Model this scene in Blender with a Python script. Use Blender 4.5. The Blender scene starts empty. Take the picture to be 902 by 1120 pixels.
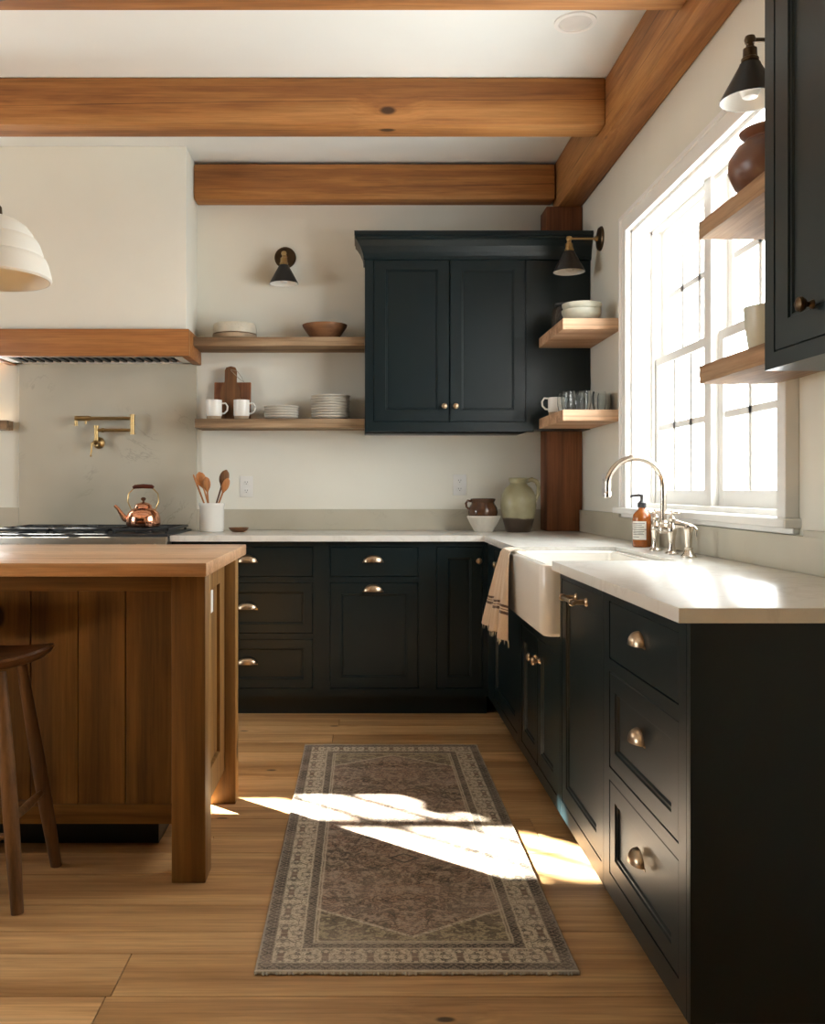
import bpy, bmesh, math, random
from math import pi, sin, cos, radians
from mathutils import Vector, Matrix
random.seed(7)
SC = bpy.context.scene
COL = SC.collection

# ---------------------------------------------------------------- camera
cd = bpy.data.cameras.new('camera')
cam = bpy.data.objects.new('camera', cd)
COL.objects.link(cam)
cam.location = (0, 0, 1.15)
cam.rotation_euler = (pi / 2, 0, 0)
cd.sensor_fit = 'VERTICAL'
cd.sensor_height = 36.0
cd.lens = 1000.0 / 1120.0 * 36.0
cd.shift_x = 56.0 / 1120.0
cd.shift_y = -24.0 / 1120.0
cd.clip_start = 0.05
SC.camera = cam

# ---------------------------------------------------------------- light
WORLD_STRENGTH = 16.5
SUN_STRENGTH = 150.0
SC.view_settings.view_transform = 'Standard'
SC.view_settings.look = 'None'
SC.view_settings.gamma = 1.0
SC.view_settings.use_curve_mapping = False
SC.view_settings.exposure = 0.2
w = bpy.data.worlds.new('sky'); SC.world = w
w.use_nodes = True
bg = w.node_tree.nodes['Background']
bg.inputs['Color'].default_value = (0.97, 0.985, 1.0, 1)
bg.inputs['Strength'].default_value = WORLD_STRENGTH
SC.cycles.max_bounces = 10
SC.cycles.diffuse_bounces = 6
SC.cycles.glossy_bounces = 4
SC.cycles.transmission_bounces = 8
SC.cycles.transparent_max_bounces = 12
SC.cycles.sample_clamp_indirect = 6.0
SC.cycles.caustics_reflective = False
SC.cycles.caustics_refractive = False
SC.cycles.use_denoising = True

SUN_R, SUN_K = 1.2, 0.78          # x travel and drop per metre of travel towards the camera
sd = bpy.data.lights.new('sun', 'SUN')
sd.energy = SUN_STRENGTH; sd.angle = radians(0.8); sd.color = (1.0, 0.95, 0.87)
sun = bpy.data.objects.new('sun', sd); COL.objects.link(sun)
sun.location = (-6, 9, 5)
sun.rotation_euler = Vector((SUN_R, -1, -SUN_K)).to_track_quat('-Z', 'Y').to_euler()

def portal(name, loc, rot, sx, sy):
    l = bpy.data.lights.new(name, 'AREA'); l.shape = 'RECTANGLE'; l.size = sx; l.size_y = sy
    l.cycles.is_portal = True
    o = bpy.data.objects.new(name, l); COL.objects.link(o); o.location = loc; o.rotation_euler = rot
portal('window_portal', (1.43, 3.415, 1.705), (0, radians(90), 0), 1.27, 1.53)
portal('fill_window_portal', (-4.72, 2.6, 1.7), (0, radians(-90), 0), 1.3, 1.4)  # sky sampling for the added fill window

# ---------------------------------------------------------------- node helpers
class T:
    def __init__(s, name):
        s.m = bpy.data.materials.new(name); s.m.use_nodes = True
        s.nt = s.m.node_tree; s.nt.nodes.clear()
        s.out = s.nt.nodes.new('ShaderNodeOutputMaterial')
        s.b = s.nt.nodes.new('ShaderNodeBsdfPrincipled')
        s.nt.links.new(s.b.outputs[0], s.out.inputs[0])
        s._tc = None
    def new(s, t, **k):
        n = s.nt.nodes.new(t)
        for a, v in k.items(): setattr(n, a, v)
        return n
    def put(s, sock, v):
        if isinstance(v, bpy.types.NodeSocket): s.nt.links.new(v, sock)
        elif v is not None:
            try: sock.default_value = v
            except Exception:
                sock.default_value = tuple(v) + (1,)
    def obj(s):
        if not s._tc: s._tc = s.new('ShaderNodeTexCoord')
        return s._tc.outputs['Object']
    def mapv(s, v, scale=(1, 1, 1), loc=(0, 0, 0), rot=(0, 0, 0)):
        n = s.new('ShaderNodeMapping'); s.put(n.inputs['Vector'], v)
        n.inputs['Scale'].default_value = scale; n.inputs['Location'].default_value = loc; n.inputs['Rotation'].default_value = rot
        return n.outputs[0]
    def noise(s, v, scale=5, detail=4, rough=0.5, dist=0.0):
        n = s.new('ShaderNodeTexNoise'); s.put(n.inputs['Vector'], v)
        n.inputs['Scale'].default_value = scale; n.inputs['Detail'].default_value = detail
        n.inputs['Roughness'].default_value = rough; n.inputs['Distortion'].default_value = dist
        return n.outputs[0]
    def voro(s, v, scale=5, feature='F1', rnd=1.0):
        n = s.new('ShaderNodeTexVoronoi'); n.feature = feature; s.put(n.inputs['Vector'], v)
        n.inputs['Scale'].default_value = scale; n.inputs['Randomness'].default_value = rnd
        return n.outputs['Distance']
    def ma(s, op, a, b=None, c=None, clamp=False):
        n = s.new('ShaderNodeMath', operation=op); n.use_clamp = clamp
        s.put(n.inputs[0], a); s.put(n.inputs[1], b); s.put(n.inputs[2], c)
        return n.outputs[0]
    def ramp(s, f, stops, interp='LINEAR'):
        n = s.new('ShaderNodeValToRGB'); s.put(n.inputs[0], f); n.color_ramp.interpolation = interp
        e = n.color_ramp.elements
        while len(e) < len(stops): e.new(0.5)
        for i, (p, c) in enumerate(stops):
            e[i].position = p
            e[i].color = (c, c, c, 1) if isinstance(c, (int, float)) else tuple(c) + (1,)
        return n.outputs[0]
    def mix(s, f, a, b, mode='MIX'):
        n = s.new('ShaderNodeMix', data_type='RGBA', blend_type=mode)
        s.put(n.inputs[0], f); s.put(n.inputs[6], a); s.put(n.inputs[7], b)
        return n.outputs[2]
    def sep(s, v):
        n = s.new('ShaderNodeSeparateXYZ'); s.put(n.inputs[0], v); return n.outputs
    def comb(s, x, y, z):
        n = s.new('ShaderNodeCombineXYZ'); s.put(n.inputs[0], x); s.put(n.inputs[1], y); s.put(n.inputs[2], z); return n.outputs[0]
    def bump(s, h, strength=0.2, dist=0.005):
        n = s.new('ShaderNodeBump'); n.inputs['Strength'].default_value = strength; n.inputs['Distance'].default_value = dist
        s.put(n.inputs['Height'], h); s.nt.links.new(n.outputs[0], s.b.inputs['Normal'])
    def set(s, **k):
        names = dict(color='Base Color', rough='Roughness', metal='Metallic', spec='Specular IOR Level', trans='Transmission Weight', ior='IOR', coat='Coat Weight', sheen='Sheen Weight', sss='Subsurface Weight')
        for a, v in k.items(): s.put(s.b.inputs[names[a]], v)
        return s

def sr(r, g, b):
    f = lambda c: (c / 255 / 12.92) if c / 255 <= 0.04045 else ((c / 255 + 0.055) / 1.055) ** 2.4
    return (f(r), f(g), f(b))

def plain(name, col, rough=0.5, metal=0.0, var=0.08, scale=12, bump=0.0, **k):
    t = T(name); n = t.noise(t.obj(), scale, 4)
    f = t.ramp(n, [(0.3, 1 - var), (0.7, 1 + 0 * var)])
    t.set(color=t.mix(1.0, col, f, 'MULTIPLY'), rough=rough, metal=metal, **k)
    if bump: t.bump(t.noise(t.obj(), scale * 4, 4), bump, 0.004)
    return t.m

def wood(name, light, mid, dark, axis='X', rough=0.55, checks=0.0, knots=0.0, fine=1.0, attr=False, spec=0.4, ksize=0.018):
    t = T(name); v = t.obj()
    if attr:
        a = t.new('ShaderNodeAttribute'); a.attribute_name = 'plank'
        r = t.sep(a.outputs['Vector'])
        off = t.comb(t.ma('MULTIPLY', r[0], 37.0), t.ma('MULTIPLY', r[0], 91.0), 0.0)
        ad = t.new('ShaderNodeVectorMath', operation='ADD'); t.put(ad.inputs[0], v); t.put(ad.inputs[1], off)
        v = ad.outputs[0]
    sc = {'X': (0.5, 8, 8), 'Y': (8, 0.5, 8), 'Z': (8, 8, 0.5)}[axis]
    sk = {'X': (0.45, 1, 1), 'Y': (1, 0.45, 1), 'Z': (1, 1, 0.45)}[axis]
    mv = t.mapv(v, sc)
    if knots:
        q_ = t.sep(v)
        al = {'X': (0, 1, 2), 'Y': (1, 0, 2), 'Z': (2, 0, 1)}[axis]
        vn = t.new('ShaderNodeTexVoronoi', voronoi_dimensions='2D')
        t.put(vn.inputs['Vector'], t.comb(t.ma('MULTIPLY', q_[al[0]], 0.5), t.ma('ADD', q_[al[1]], q_[al[2]]), 0.0))
        vn.inputs['Scale'].default_value = knots
        kv = vn.outputs['Distance']
        push = t.ramp(kv, [(0.0, 1.0), (0.16, 0.0)])
        ad2 = t.new('ShaderNodeVectorMath', operation='MULTIPLY_ADD')
        t.put(ad2.inputs[0], t.comb(push, push, push)); ad2.inputs[1].default_value = (0.22, 0.22, 0.22); t.put(ad2.inputs[2], mv)
        mv = ad2.outputs[0]
    n1 = t.noise(mv, 1.1, 6, 0.6, 0.4)
    n2 = t.noise(mv, 7.0 * fine, 5, 0.65)
    rings = t.ma('PINGPONG', t.ma('MULTIPLY', n1, 9.0), 1.0)
    c = t.ramp(n1, [(0.30, dark), (0.5, mid), (0.72, light)])
    c = t.mix(t.ramp(rings, [(0.0, 0.22), (0.4, 0.0)]), c, dark)
    c = t.mix(0.6, c, t.ramp(n2, [(0.3, 0.62), (0.65, 1.08)]), 'MULTIPLY')
    n5 = t.noise(t.mapv(v, tuple(q * 5 if q > 1 else q * 1.5 for q in sc)), 3.0, 3, 0.6)
    c = t.mix(0.5, c, t.ramp(n5, [(0.34, 0.62), (0.5, 1.0), (0.7, 1.1)]), 'MULTIPLY')
    if knots:
        c = t.mix(t.ramp(kv, [(ksize * knots, 0.9), (ksize * 1.7 * knots, 0.0)]), c, tuple(x * 0.12 for x in dark))
    if checks:
        n3 = t.noise(t.mapv(v, tuple(q * 0.5 if q > 1 else q * 0.2 for q in sc)), 1.4, 1, 0.3)
        line = t.ma('ABSOLUTE', t.ma('SUBTRACT', n3, 0.5))
        gate = t.ramp(t.noise(v, 1.3, 2), [(0.42, 0.0), (0.55, 1.0)])
        lm = t.ma('MULTIPLY', t.ramp(line, [(0.0, 1.0), (0.0035 * checks, 0.0)]), gate)
        c = t.mix(lm, c, tuple(x * 0.15 for x in dark))
    if attr:
        c = t.mix(1.0, c, t.ramp(r[1], [(0.0, (0.76, 0.71, 0.64)), (0.5, (0.98, 0.95, 0.91)), (1.0, (1.22, 1.20, 1.17))]), 'MULTIPLY')
    t.set(color=c, rough=t.ramp(n2, [(0.2, rough + 0.12), (0.8, rough - 0.05)]), spec=spec)
    t.bump(n2, 0.12, 0.003)
    return t.m

# ---------------------------------------------------------------- materials
M = {}
M['wall'] = plain('wall_plaster', (0.785, 0.77, 0.685), 0.85, var=0.04, scale=3, bump=0.05)
M['ceiling'] = plain('ceiling_plaster', (0.80, 0.83, 0.81), 0.9, var=0.03, scale=3)
M['darkwall'] = plain('unseen_wall_light_absorber', (0.03, 0.04, 0.038), 0.7, var=0.05, scale=3)  # unseen walls, made dark to cut bounce light on the island front
M['white'] = plain('white_trim_paint', (0.86, 0.85, 0.82), 0.4, var=0.02)
M['navy'] = plain('dark_teal_paint', (0.0015, 0.0088, 0.0112), 0.36, var=0.12, scale=6, spec=0.38)
M['beam'] = wood('beam_timber', sr(188, 136, 80), sr(163, 109, 58), sr(122, 75, 38), 'X', 0.6, checks=1.3, knots=1.7, ksize=0.013)
M['beamY'] = wood('beam_timber_along', sr(188, 136, 80), sr(163, 109, 58), sr(122, 75, 38), 'Y', 0.6, checks=1.3, knots=1.7, ksize=0.013)
M['post'] = wood('post_timber', sr(150, 96, 58), sr(124, 74, 42), sr(88, 50, 28), 'Z', 0.6, checks=1.0)
M['hoodwood'] = wood('hood_band_oak', sr(178, 120, 66), sr(156, 100, 52), sr(124, 76, 38), 'X', 0.5)
M['island'] = wood('island_oak', sr(156, 118, 64), sr(126, 90, 44), sr(86, 58, 27), 'Z', 0.45, knots=1.6, ksize=0.013)
M['islandX'] = wood('island_oak_rail', sr(156, 118, 64), sr(126, 90, 44), sr(86, 58, 27), 'X', 0.45)
M['top'] = wood('island_top_maple', sr(222, 186, 148), sr(202, 160, 122), sr(166, 122, 84), 'X', 0.28, spec=0.5)
M['stool'] = wood('stool_walnut', sr(128, 90, 54), sr(94, 62, 36), sr(58, 38, 22), 'X', 0.35)
M['stoolZ'] = wood('stool_leg_wood', sr(142, 106, 70), sr(110, 78, 48), sr(70, 48, 28), 'Z', 0.4)
M['rustic'] = wood('reclaimed_shelf_wood', sr(184, 158, 126), sr(146, 118, 88), sr(88, 66, 48), 'X', 0.75, checks=1.2, knots=1.6)
M['rusticY'] = wood('reclaimed_shelf_wood_along', sr(190, 160, 128), sr(154, 122, 92), sr(98, 74, 54), 'Y', 0.75, checks=1.0, knots=1.4)
M['paleshelf'] = wood('pale_oak_shelf', sr(222, 188, 156), sr(200, 160, 126), sr(156, 116, 86), 'X', 0.6)
M['floor'] = wood('oak_floor_boards', sr(224, 188, 140), sr(202, 162, 114), sr(158, 118, 76), 'X', 0.38, knots=2.0, attr=True, spec=0.5, ksize=0.0075)
M['underfloor'] = plain('floor_gap', (0.03, 0.018, 0.01), 0.9)
M['board'] = wood('dark_board_walnut', sr(158, 112, 70), sr(122, 82, 48), sr(76, 46, 26), 'Z', 0.55)
M['boardred'] = wood('cherry_board', sr(172, 114, 80), sr(138, 88, 58), sr(92, 54, 34), 'Z', 0.5)
M['spoon'] = wood('spoon_wood', sr(214, 156, 102), sr(188, 124, 72), sr(142, 86, 46), 'Z', 0.5)
M['bowlwood'] = wood('bowl_wood', sr(150, 108, 72), sr(120, 80, 50), sr(84, 52, 32), 'X', 0.5)
M['grip'] = wood('kettle_grip_wood', sr(110, 52, 30), sr(84, 36, 20), sr(50, 20, 12), 'X', 0.35)

t = T('quartz_worktop'); n = t.noise(t.obj(), 2.2, 8, 0.6, 1.4)
c = t.ramp(t.ma('ABSOLUTE', t.ma('SUBTRACT', n, 0.5)), [(0.0, (0.68, 0.66, 0.61)), (0.03, (0.74, 0.725, 0.68)), (1, (0.76, 0.745, 0.70))])
t.set(color=c, rough=0.22, spec=0.5); M['quartz'] = t.m
t = T('stone_slab'); n = t.noise(t.obj(), 1.7, 9, 0.62, 1.8); n2 = t.noise(t.obj(), 1.4, 3)
c = t.ramp(n2, [(0.35, (0.43, 0.40, 0.315)), (0.7, (0.58, 0.545, 0.45))])
vein = t.ma('MULTIPLY', t.ramp(t.ma('ABSOLUTE', t.ma('SUBTRACT', n, 0.5)), [(0.0, 1.0), (0.012, 0.0)]), t.ramp(t.noise(t.obj(), 3.3, 2), [(0.54, 0.0), (0.66, 0.4)]))
t.set(color=t.mix(vein, c, (0.20, 0.17, 0.12)), rough=0.35); M['slab'] = t.m
t = T('window_glass')
tr = t.new('ShaderNodeBsdfTransparent'); tr.inputs[0].default_value = (0.97, 0.98, 0.97, 1)
gl = t.new('ShaderNodeBsdfGlossy'); gl.inputs['Roughness'].default_value = 0.02
mx = t.new('ShaderNodeMixShader'); mx.inputs[0].default_value = 0.06
t.nt.links.new(tr.outputs[0], mx.inputs[1]); t.nt.links.new(gl.outputs[0], mx.inputs[2]); t.nt.links.new(mx.outputs[0], t.out.inputs[0])
M['pane'] = t.m
M['glass'] = T('drinking_glass').set(color=(0.93, 0.95, 0.94), rough=0.02, trans=1.0, ior=1.45).m
M['amber'] = T('amber_plastic').set(color=(0.75, 0.21, 0.03), rough=0.08, trans=0.75, ior=1.4).m
M['amberfill'] = plain('amber_soap', (0.27, 0.075, 0.012), 0.10, var=0.02)
M['black'] = plain('black_metal', (0.018, 0.017, 0.016), 0.42, metal=0.3)
M['blackplastic'] = plain('black_plastic', (0.02, 0.02, 0.022), 0.35)
M['bronze'] = plain('aged_bronze', (0.10, 0.065, 0.035), 0.38, metal=0.9, var=0.3, scale=30)
M['brass'] = plain('aged_brass', (0.50, 0.34, 0.15), 0.32, metal=1.0, var=0.25, scale=25)
M['pull'] = plain('antique_pull_metal', (0.50, 0.37, 0.25), 0.3, metal=1.0, var=0.25, scale=40)
M['nickel'] = plain('brushed_nickel', (0.74, 0.66, 0.57), 0.2, metal=1.0, var=0.1)
M['steel'] = plain('stainless_steel', (0.36, 0.33, 0.29), 0.4, metal=1.0, var=0.1)
M['copper'] = plain('polished_copper', (0.86, 0.40, 0.24), 0.16, metal=1.0, var=0.15, scale=14)
M['darkcopper'] = plain('dark_copper', (0.16, 0.08, 0.05), 0.3, metal=0.9)
M['iron'] = plain('cast_iron', (0.02, 0.022, 0.024), 0.5)
M['ceramic'] = plain('white_ceramic', (0.80, 0.78, 0.73), 0.2, var=0.02)
M['fireclay'] = plain('fireclay_white', (0.82, 0.79, 0.73), 0.14, var=0.01)
M['plate'] = plain('stoneware_plate', (0.68, 0.64, 0.56), 0.4, var=0.12, scale=40)
M['clay'] = plain('raw_clay_foot', (0.38, 0.28, 0.18), 0.7, var=0.15, scale=60)
M['celadon'] = plain('pale_green_ceramic', (0.60, 0.60, 0.50), 0.35, var=0.06)
M['browngl'] = plain('brown_glaze', (0.10, 0.042, 0.020), 0.08, var=0.4, scale=10)
M['terra'] = plain('dark_terracotta', (0.17, 0.072, 0.04), 0.35, var=0.35, scale=9)
M['shade'] = plain('ceramic_shade', (0.78, 0.75, 0.67), 0.6, var=0.03)
M['outlet'] = plain('outlet_plastic', (0.78, 0.77, 0.74), 0.35, var=0.01)
M['slot'] = plain('outlet_slot', (0.12, 0.11, 0.10), 0.5)
M['label'] = plain('paper_label', (0.78, 0.75, 0.68), 0.6)
M['ink'] = plain('label_ink', (0.05, 0.045, 0.04), 0.6)
M['diff'] = plain('light_diffuser', (0.72, 0.70, 0.66), 0.5)
M['darkglass'] = T('smoked_glass').set(color=(0.10, 0.09, 0.08), rough=0.06, trans=0.6, ior=1.45).m
M['cord'] = plain('cord', (0.35, 0.28, 0.2), 0.8)
M['fringe'] = plain('rug_fringe', (0.52, 0.47, 0.38), 0.95, bump=0.3, scale=60)

# stoneware jug: pale olive glaze, dark unglazed foot
t = T('stoneware_jug'); z = t.sep(t.obj())[2]; zz = t.ma('ADD', z, t.ma('MULTIPLY', t.noise(t.obj(), 9, 3), 0.03))
c = t.mix(t.ramp(zz, [(0.088, 0.0), (0.092, 1.0)]), (0.06, 0.04, 0.026), t.ramp(t.noise(t.obj(), 6, 5), [(0.35, (0.26, 0.24, 0.14)), (0.65, (0.46, 0.43, 0.28))]))
t.set(color=c, rough=0.28); M['jug'] = t.m
# speckled stoneware: cream with clay base band
t = T('speckled_stoneware'); z = t.sep(t.obj())[2]
c = t.mix(t.ramp(z, [(0.004, 0.0), (0.006, 1.0)]), (0.28, 0.19, 0.12), t.mix(t.ramp(t.voro(t.obj(), 90), [(0.10, 1.0), (0.18, 0.0)]), (0.56, 0.52, 0.42), (0.24, 0.18, 0.12)))
t.set(color=c, rough=0.4); M['speckle'] = t.m
# towel weave with stripes across its height
t = T('linen_towel'); a = t.new('ShaderNodeUVMap'); uv = t.sep(a.outputs[0])
vv = uv[1]
def band(lo, hi): return t.ma('MULTIPLY', t.ma('GREATER_THAN', vv, lo), t.ma('LESS_THAN', vv, hi))
st = t.ma('ADD', band(0.255, 0.285), t.ma('ADD', band(0.325, 0.35), band(0.30, 0.309)))
weave = t.noise(t.mapv(a.outputs[0], (180, 260, 1)), 1, 2)
c = t.mix(st, t.mix(1.0, (0.62, 0.48, 0.35), t.ramp(weave, [(0.3, 0.8), (0.7, 1.1)]), 'MULTIPLY'), (0.10, 0.055, 0.035))
t.set(color=c, rough=0.9, sheen=0.3); t.bump(weave, 0.3, 0.002); M['towel'] = t.m

# the rug
t = T('vintage_rug'); o = t.obj(); xyz = t.sep(o)
ax = t.ma('ABSOLUTE', xyz[0]); ay = t.ma('ABSOLUTE', xyz[1])
HX, HY = 0.386, 0.965
d = t.ma('MINIMUM', t.ma('SUBTRACT', HX, ax), t.ma('SUBTRACT', HY, ay))
wig = t.ma('MULTIPLY', t.ma('SUBTRACT', t.noise(o, 30, 2), 0.5), 0.006)
d = t.ma('ADD', d, wig)
rep = t.comb(t.ma('PINGPONG', xyz[0], 0.055), t.ma('PINGPONG', xyz[1], 0.06), 0.0)
sym = t.comb(ax, ay, 0.0)
orn_b = t.noise(rep, 40, 2, 0.5, 0.6)
orn_b2 = t.ramp(t.ma('ABSOLUTE', t.ma('SUBTRACT', orn_b, 0.5)), [(0.015, 0.85), (0.045, 0.0)])
orn_b3 = t.ramp(t.noise(rep, 27, 1, 0.5, 0.3), [(0.54, 0.0), (0.58, 0.75)])
orn_s = t.ramp(t.noise(t.comb(t.ma('PINGPONG', xyz[0], 0.018), t.ma('PINGPONG', xyz[1], 0.018), 0.0), 130, 2), [(0.46, 0.0), (0.54, 0.8)])
orn_f = t.noise(sym, 30, 4, 0.6, 1.0)
cream = (0.52, 0.45, 0.34); darkc = (0.075, 0.064, 0.055); rust = (0.30, 0.20, 0.145); taupe = (0.19, 0.155, 0.115)
border = t.mix(t.ramp(t.noise(o, 110, 3), [(0.50, 0.0), (0.62, 0.45)]), cream, darkc); border = t.mix(orn_b2, border, darkc); border = t.mix(orn_b3, border, (0.19, 0.13, 0.10))
guard = t.mix(orn_s, darkc, (0.27, 0.22, 0.17))
fieldc = t.ramp(t.noise(sym, 5.0, 4, 0.6), [(0.35, taupe), (0.52, rust), (0.62, (0.30, 0.20, 0.15))])
fieldc = t.mix(t.ramp(orn_f, [(0.50, 0.0), (0.58, 0.85)]), fieldc, (0.38, 0.30, 0.23))
fieldc = t.mix(t.ramp(t.ma('ABSOLUTE', t.ma('SUBTRACT', orn_f, 0.45)), [(0.015, 0.9), (0.04, 0.0)]), fieldc, darkc)
# corner spandrels and a small centre lozenge
spv = t.ma('ADD', ay, t.ma('MULTIPLY', ax, 0.62))
olive = t.mix(t.ramp(t.noise(sym, 38, 3, 0.5, 0.8), [(0.47, 0.0), (0.54, 0.8)]), (0.34, 0.29, 0.19), (0.13, 0.10, 0.075))
fieldc = t.mix(t.ramp(spv, [(0.798, 0.0), (0.802, 1.0)]), fieldc, olive)
fieldc = t.mix(t.ramp(t.ma('ABSOLUTE', t.ma('SUBTRACT', spv, 0.800)), [(0.004, 0.9), (0.008, 0.0)]), fieldc, cream)
loz = t.ma('ADD', ax, t.ma('MULTIPLY', t.ma('ABSOLUTE', t.ma('ADD', xyz[1], 0.30)), 1.3))
fieldc = t.mix(t.ma('MULTIPLY', t.ma('LESS_THAN', loz, 0.05), t.ma('GREATER_THAN', loz, 0.036)), fieldc, darkc)
fieldc = t.mix(t.ramp(t.noise(t.mapv(o, (1, 1.6, 1)), 95, 3), [(0.50, 0.0), (0.60, 0.65)]), fieldc, darkc)
c = t.mix(t.ramp(d, [(0.134, 0.0), (0.135, 1.0)], 'LINEAR'), guard, fieldc)
c = t.mix(t.ramp(d, [(0.105, 1.0), (0.107, 0.0)]), c, border)
for dd in (0.037, 0.106, 0.134, 0.142, 0.009):
    c = t.mix(t.ramp(t.ma('ABSOLUTE', t.ma('SUBTRACT', d, dd)), [(0.0025, 0.85), (0.004, 0.0)]), c, cream)
c2 = t.mix(t.ramp(d, [(0.035, 1.0), (0.036, 0.0)]), c, guard)
c2 = t.mix(t.ramp(d, [(0.006, 1.0), (0.008, 0.0)]), c2, (0.34, 0.29, 0.23))
worn = t.ramp(t.noise(t.mapv(o, (0.6, 2.0, 1)), 3.2, 6, 0.75), [(0.42, 0.0), (0.72, 0.6)])
c2 = t.mix(worn, c2, (0.40, 0.33, 0.27))
pile = t.noise(t.mapv(o, (1, 2.4, 1)), 260, 2)
c2 = t.mix(1.0, c2, t.ramp(pile, [(0.3, 0.85), (0.7, 1.5)]), 'MULTIPLY')
t.set(color=c2, rough=0.95, spec=0.15); t.bump(pile, 0.5, 0.003); M['rug'] = t.m

# ---------------------------------------------------------------- mesh helpers
def B(): return bmesh.new()
def box(bm, x0, x1, y0, y1, z0, z1, bev=0.0, seg=2, mat=None):
    if x0 > x1: x0, x1 = x1, x0
    if y0 > y1: y0, y1 = y1, y0
    if z0 > z1: z0, z1 = z1, z0
    m = Matrix.Translation(((x0 + x1) / 2, (y0 + y1) / 2, (z0 + z1) / 2)) @ Matrix.Diagonal((x1 - x0, y1 - y0, z1 - z0, 1))
    if mat is not None: m = mat @ m
    r = bmesh.ops.create_cube(bm, size=1.0, matrix=m)
    if bev:
        es = list({e for v in r['verts'] for e in v.link_edges})
        bmesh.ops.bevel(bm, geom=es, offset=bev, segments=seg, affect='EDGES', profile=0.5)
    return bm
def loft(bm, rings, cap0=True, cap1=True, closed=True):
    vr = [[bm.verts.new(p) for p in r] for r in rings]
    n = len(rings[0])
    for a, b in zip(vr, vr[1:]):
        for i in range(n if closed else n - 1):
            j = (i + 1) % n
            bm.faces.new((a[i], a[j], b[j], b[i]))
    if cap0: bm.faces.new(list(reversed(vr[0])))
    if cap1: bm.faces.new(vr[-1])
    return bm
def lathe(bm, prof, c=(0, 0, 0), seg=32, mat=None, cap0=True, cap1=True, sx=1, sy=1, arc=None):
    rings = []
    for r, z in prof:
        r = max(r, 1e-4)
        rings.append([Vector((c[0] + r * cos(2 * pi * i / seg) * sx, c[1] + r * sin(2 * pi * i / seg) * sy, c[2] + z)) for i in range(seg)])
    if mat is not None: rings = [[mat @ p for p in r] for r in rings]
    return loft(bm, rings, cap0, cap1)
def tube(bm, pts, r, seg=12, caps=True, flat=1.0, wide=None):
    pts = [Vector(p) for p in pts]
    n = len(pts)
    rad = r if isinstance(r, (list, tuple)) else [r] * n
    tang = []
    for i in range(n):
        a = pts[max(i - 1, 0)]; b = pts[min(i + 1, n - 1)]
        tang.append((b - a).normalized())
    up = Vector((0, 0, 1)) if abs(tang[0].z) < 0.9 else Vector((1, 0, 0))
    side = Vector(wide) if wide else tang[0].cross(up).normalized(); rings = []
    for i in range(n):
        side = (side - tang[i] * side.dot(tang[i])).normalized()
        nb = tang[i].cross(side)
        rings.append([pts[i] + (side * cos(2 * pi * k / seg) + nb * sin(2 * pi * k / seg) * flat) * rad[i] for k in range(seg)])
    return loft(bm, rings, caps, caps)
def rrect(x0, x1, y0, y1, r, z, n=5):
    out = []
    for cx, cy, a0 in ((x1 - r, y1 - r, 0), (x0 + r, y1 - r, pi / 2), (x0 + r, y0 + r, pi), (x1 - r, y0 + r, 3 * pi / 2)):
        for i in range(n):
            a = a0 + pi / 2 * i / (n - 1)
            out.append(Vector((cx + r * cos(a), cy + r * sin(a), z)))
    return out
def prism(bm, poly, z0, z1, bev=0.0):
    a = [bm.verts.new((x, y, z0)) for x, y in poly]; b = [bm.verts.new((x, y, z1)) for x, y in poly]
    bm.faces.new(list(reversed(a))); top = bm.faces.new(b); n = len(poly)
    for i in range(n): bm.faces.new((a[i], a[(i + 1) % n], b[(i + 1) % n], b[i]))
    if bev:
        es = [e for e in top.edges]
        bmesh.ops.bevel(bm, geom=es, offset=bev, segments=2, affect='EDGES', profile=0.5)
    return bm
def arcpts(c, r, a0, a1, n, u=(1, 0, 0), v=(0, 0, 1)):
    c, u, v = Vector(c), Vector(u), Vector(v)
    return [c + u * r * cos(a0 + (a1 - a0) * i / n) + v * r * sin(a0 + (a1 - a0) * i / n) for i in range(n + 1)]

def obj(name, bm, mat, parent=None, smooth=True, loc=None):
    bmesh.ops.recalc_face_normals(bm, faces=bm.faces)
    me = bpy.data.meshes.new(name); bm.to_mesh(me); bm.free()
    if smooth:
        for p in me.polygons: p.use_smooth = True
        try: me.set_sharp_from_angle(angle=radians(35))
        except Exception: pass
    me.materials.append(M[mat] if isinstance(mat, str) else mat)
    o = bpy.data.objects.new(name, me); COL.objects.link(o)
    if parent: o.parent = parent
    if loc: o.location = loc
    return o
def tag(o, label, cat, group=None):
    o['label'] = label; o['category'] = cat
    if group: o['group'] = group
    return o
def thing(name, label, cat, loc=(0, 0, 0), rz=0.0, group=None):
    o = bpy.data.objects.new(name, None); COL.objects.link(o); o.empty_display_size = 0.05
    o.location = loc; o.rotation_euler = (0, 0, rz)
    return tag(o, label, cat, group)
def struct(o): o['kind'] = 'structure'; return o
def single(name, bm, mat, label, cat, loc=(0, 0, 0), rz=0.0, group=None):
    o = obj(name, bm, mat); o.location = loc; o.rotation_euler = (0, 0, rz)
    return tag(o, label, cat, group)
def copy_thing(root, loc, label, rz=None):
    r = root.copy(); COL.objects.link(r); r.location = loc; r['label'] = label
    if rz is not None: r.rotation_euler = (0, 0, rz)
    for ch in root.children:
        c = ch.copy(); COL.objects.link(c); c.parent = r
        for g in ch.children:
            k = g.copy(); COL.objects.link(k); k.parent = c
    return r

# ================================================================ the room
XW, YB, ZC = 1.235, 5.27, 3.01      # right wall, back wall, ceiling
XL, YF = -4.6, -2.6
# floor: boards running left to right
bm = B(); lay = bm.loops.layers.float_vector.new('plank')
y = YF
widths = [0.137, 0.165, 0.2, 0.15, 0.113, 0.19, 0.14, 0.175]
k = 0
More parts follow.
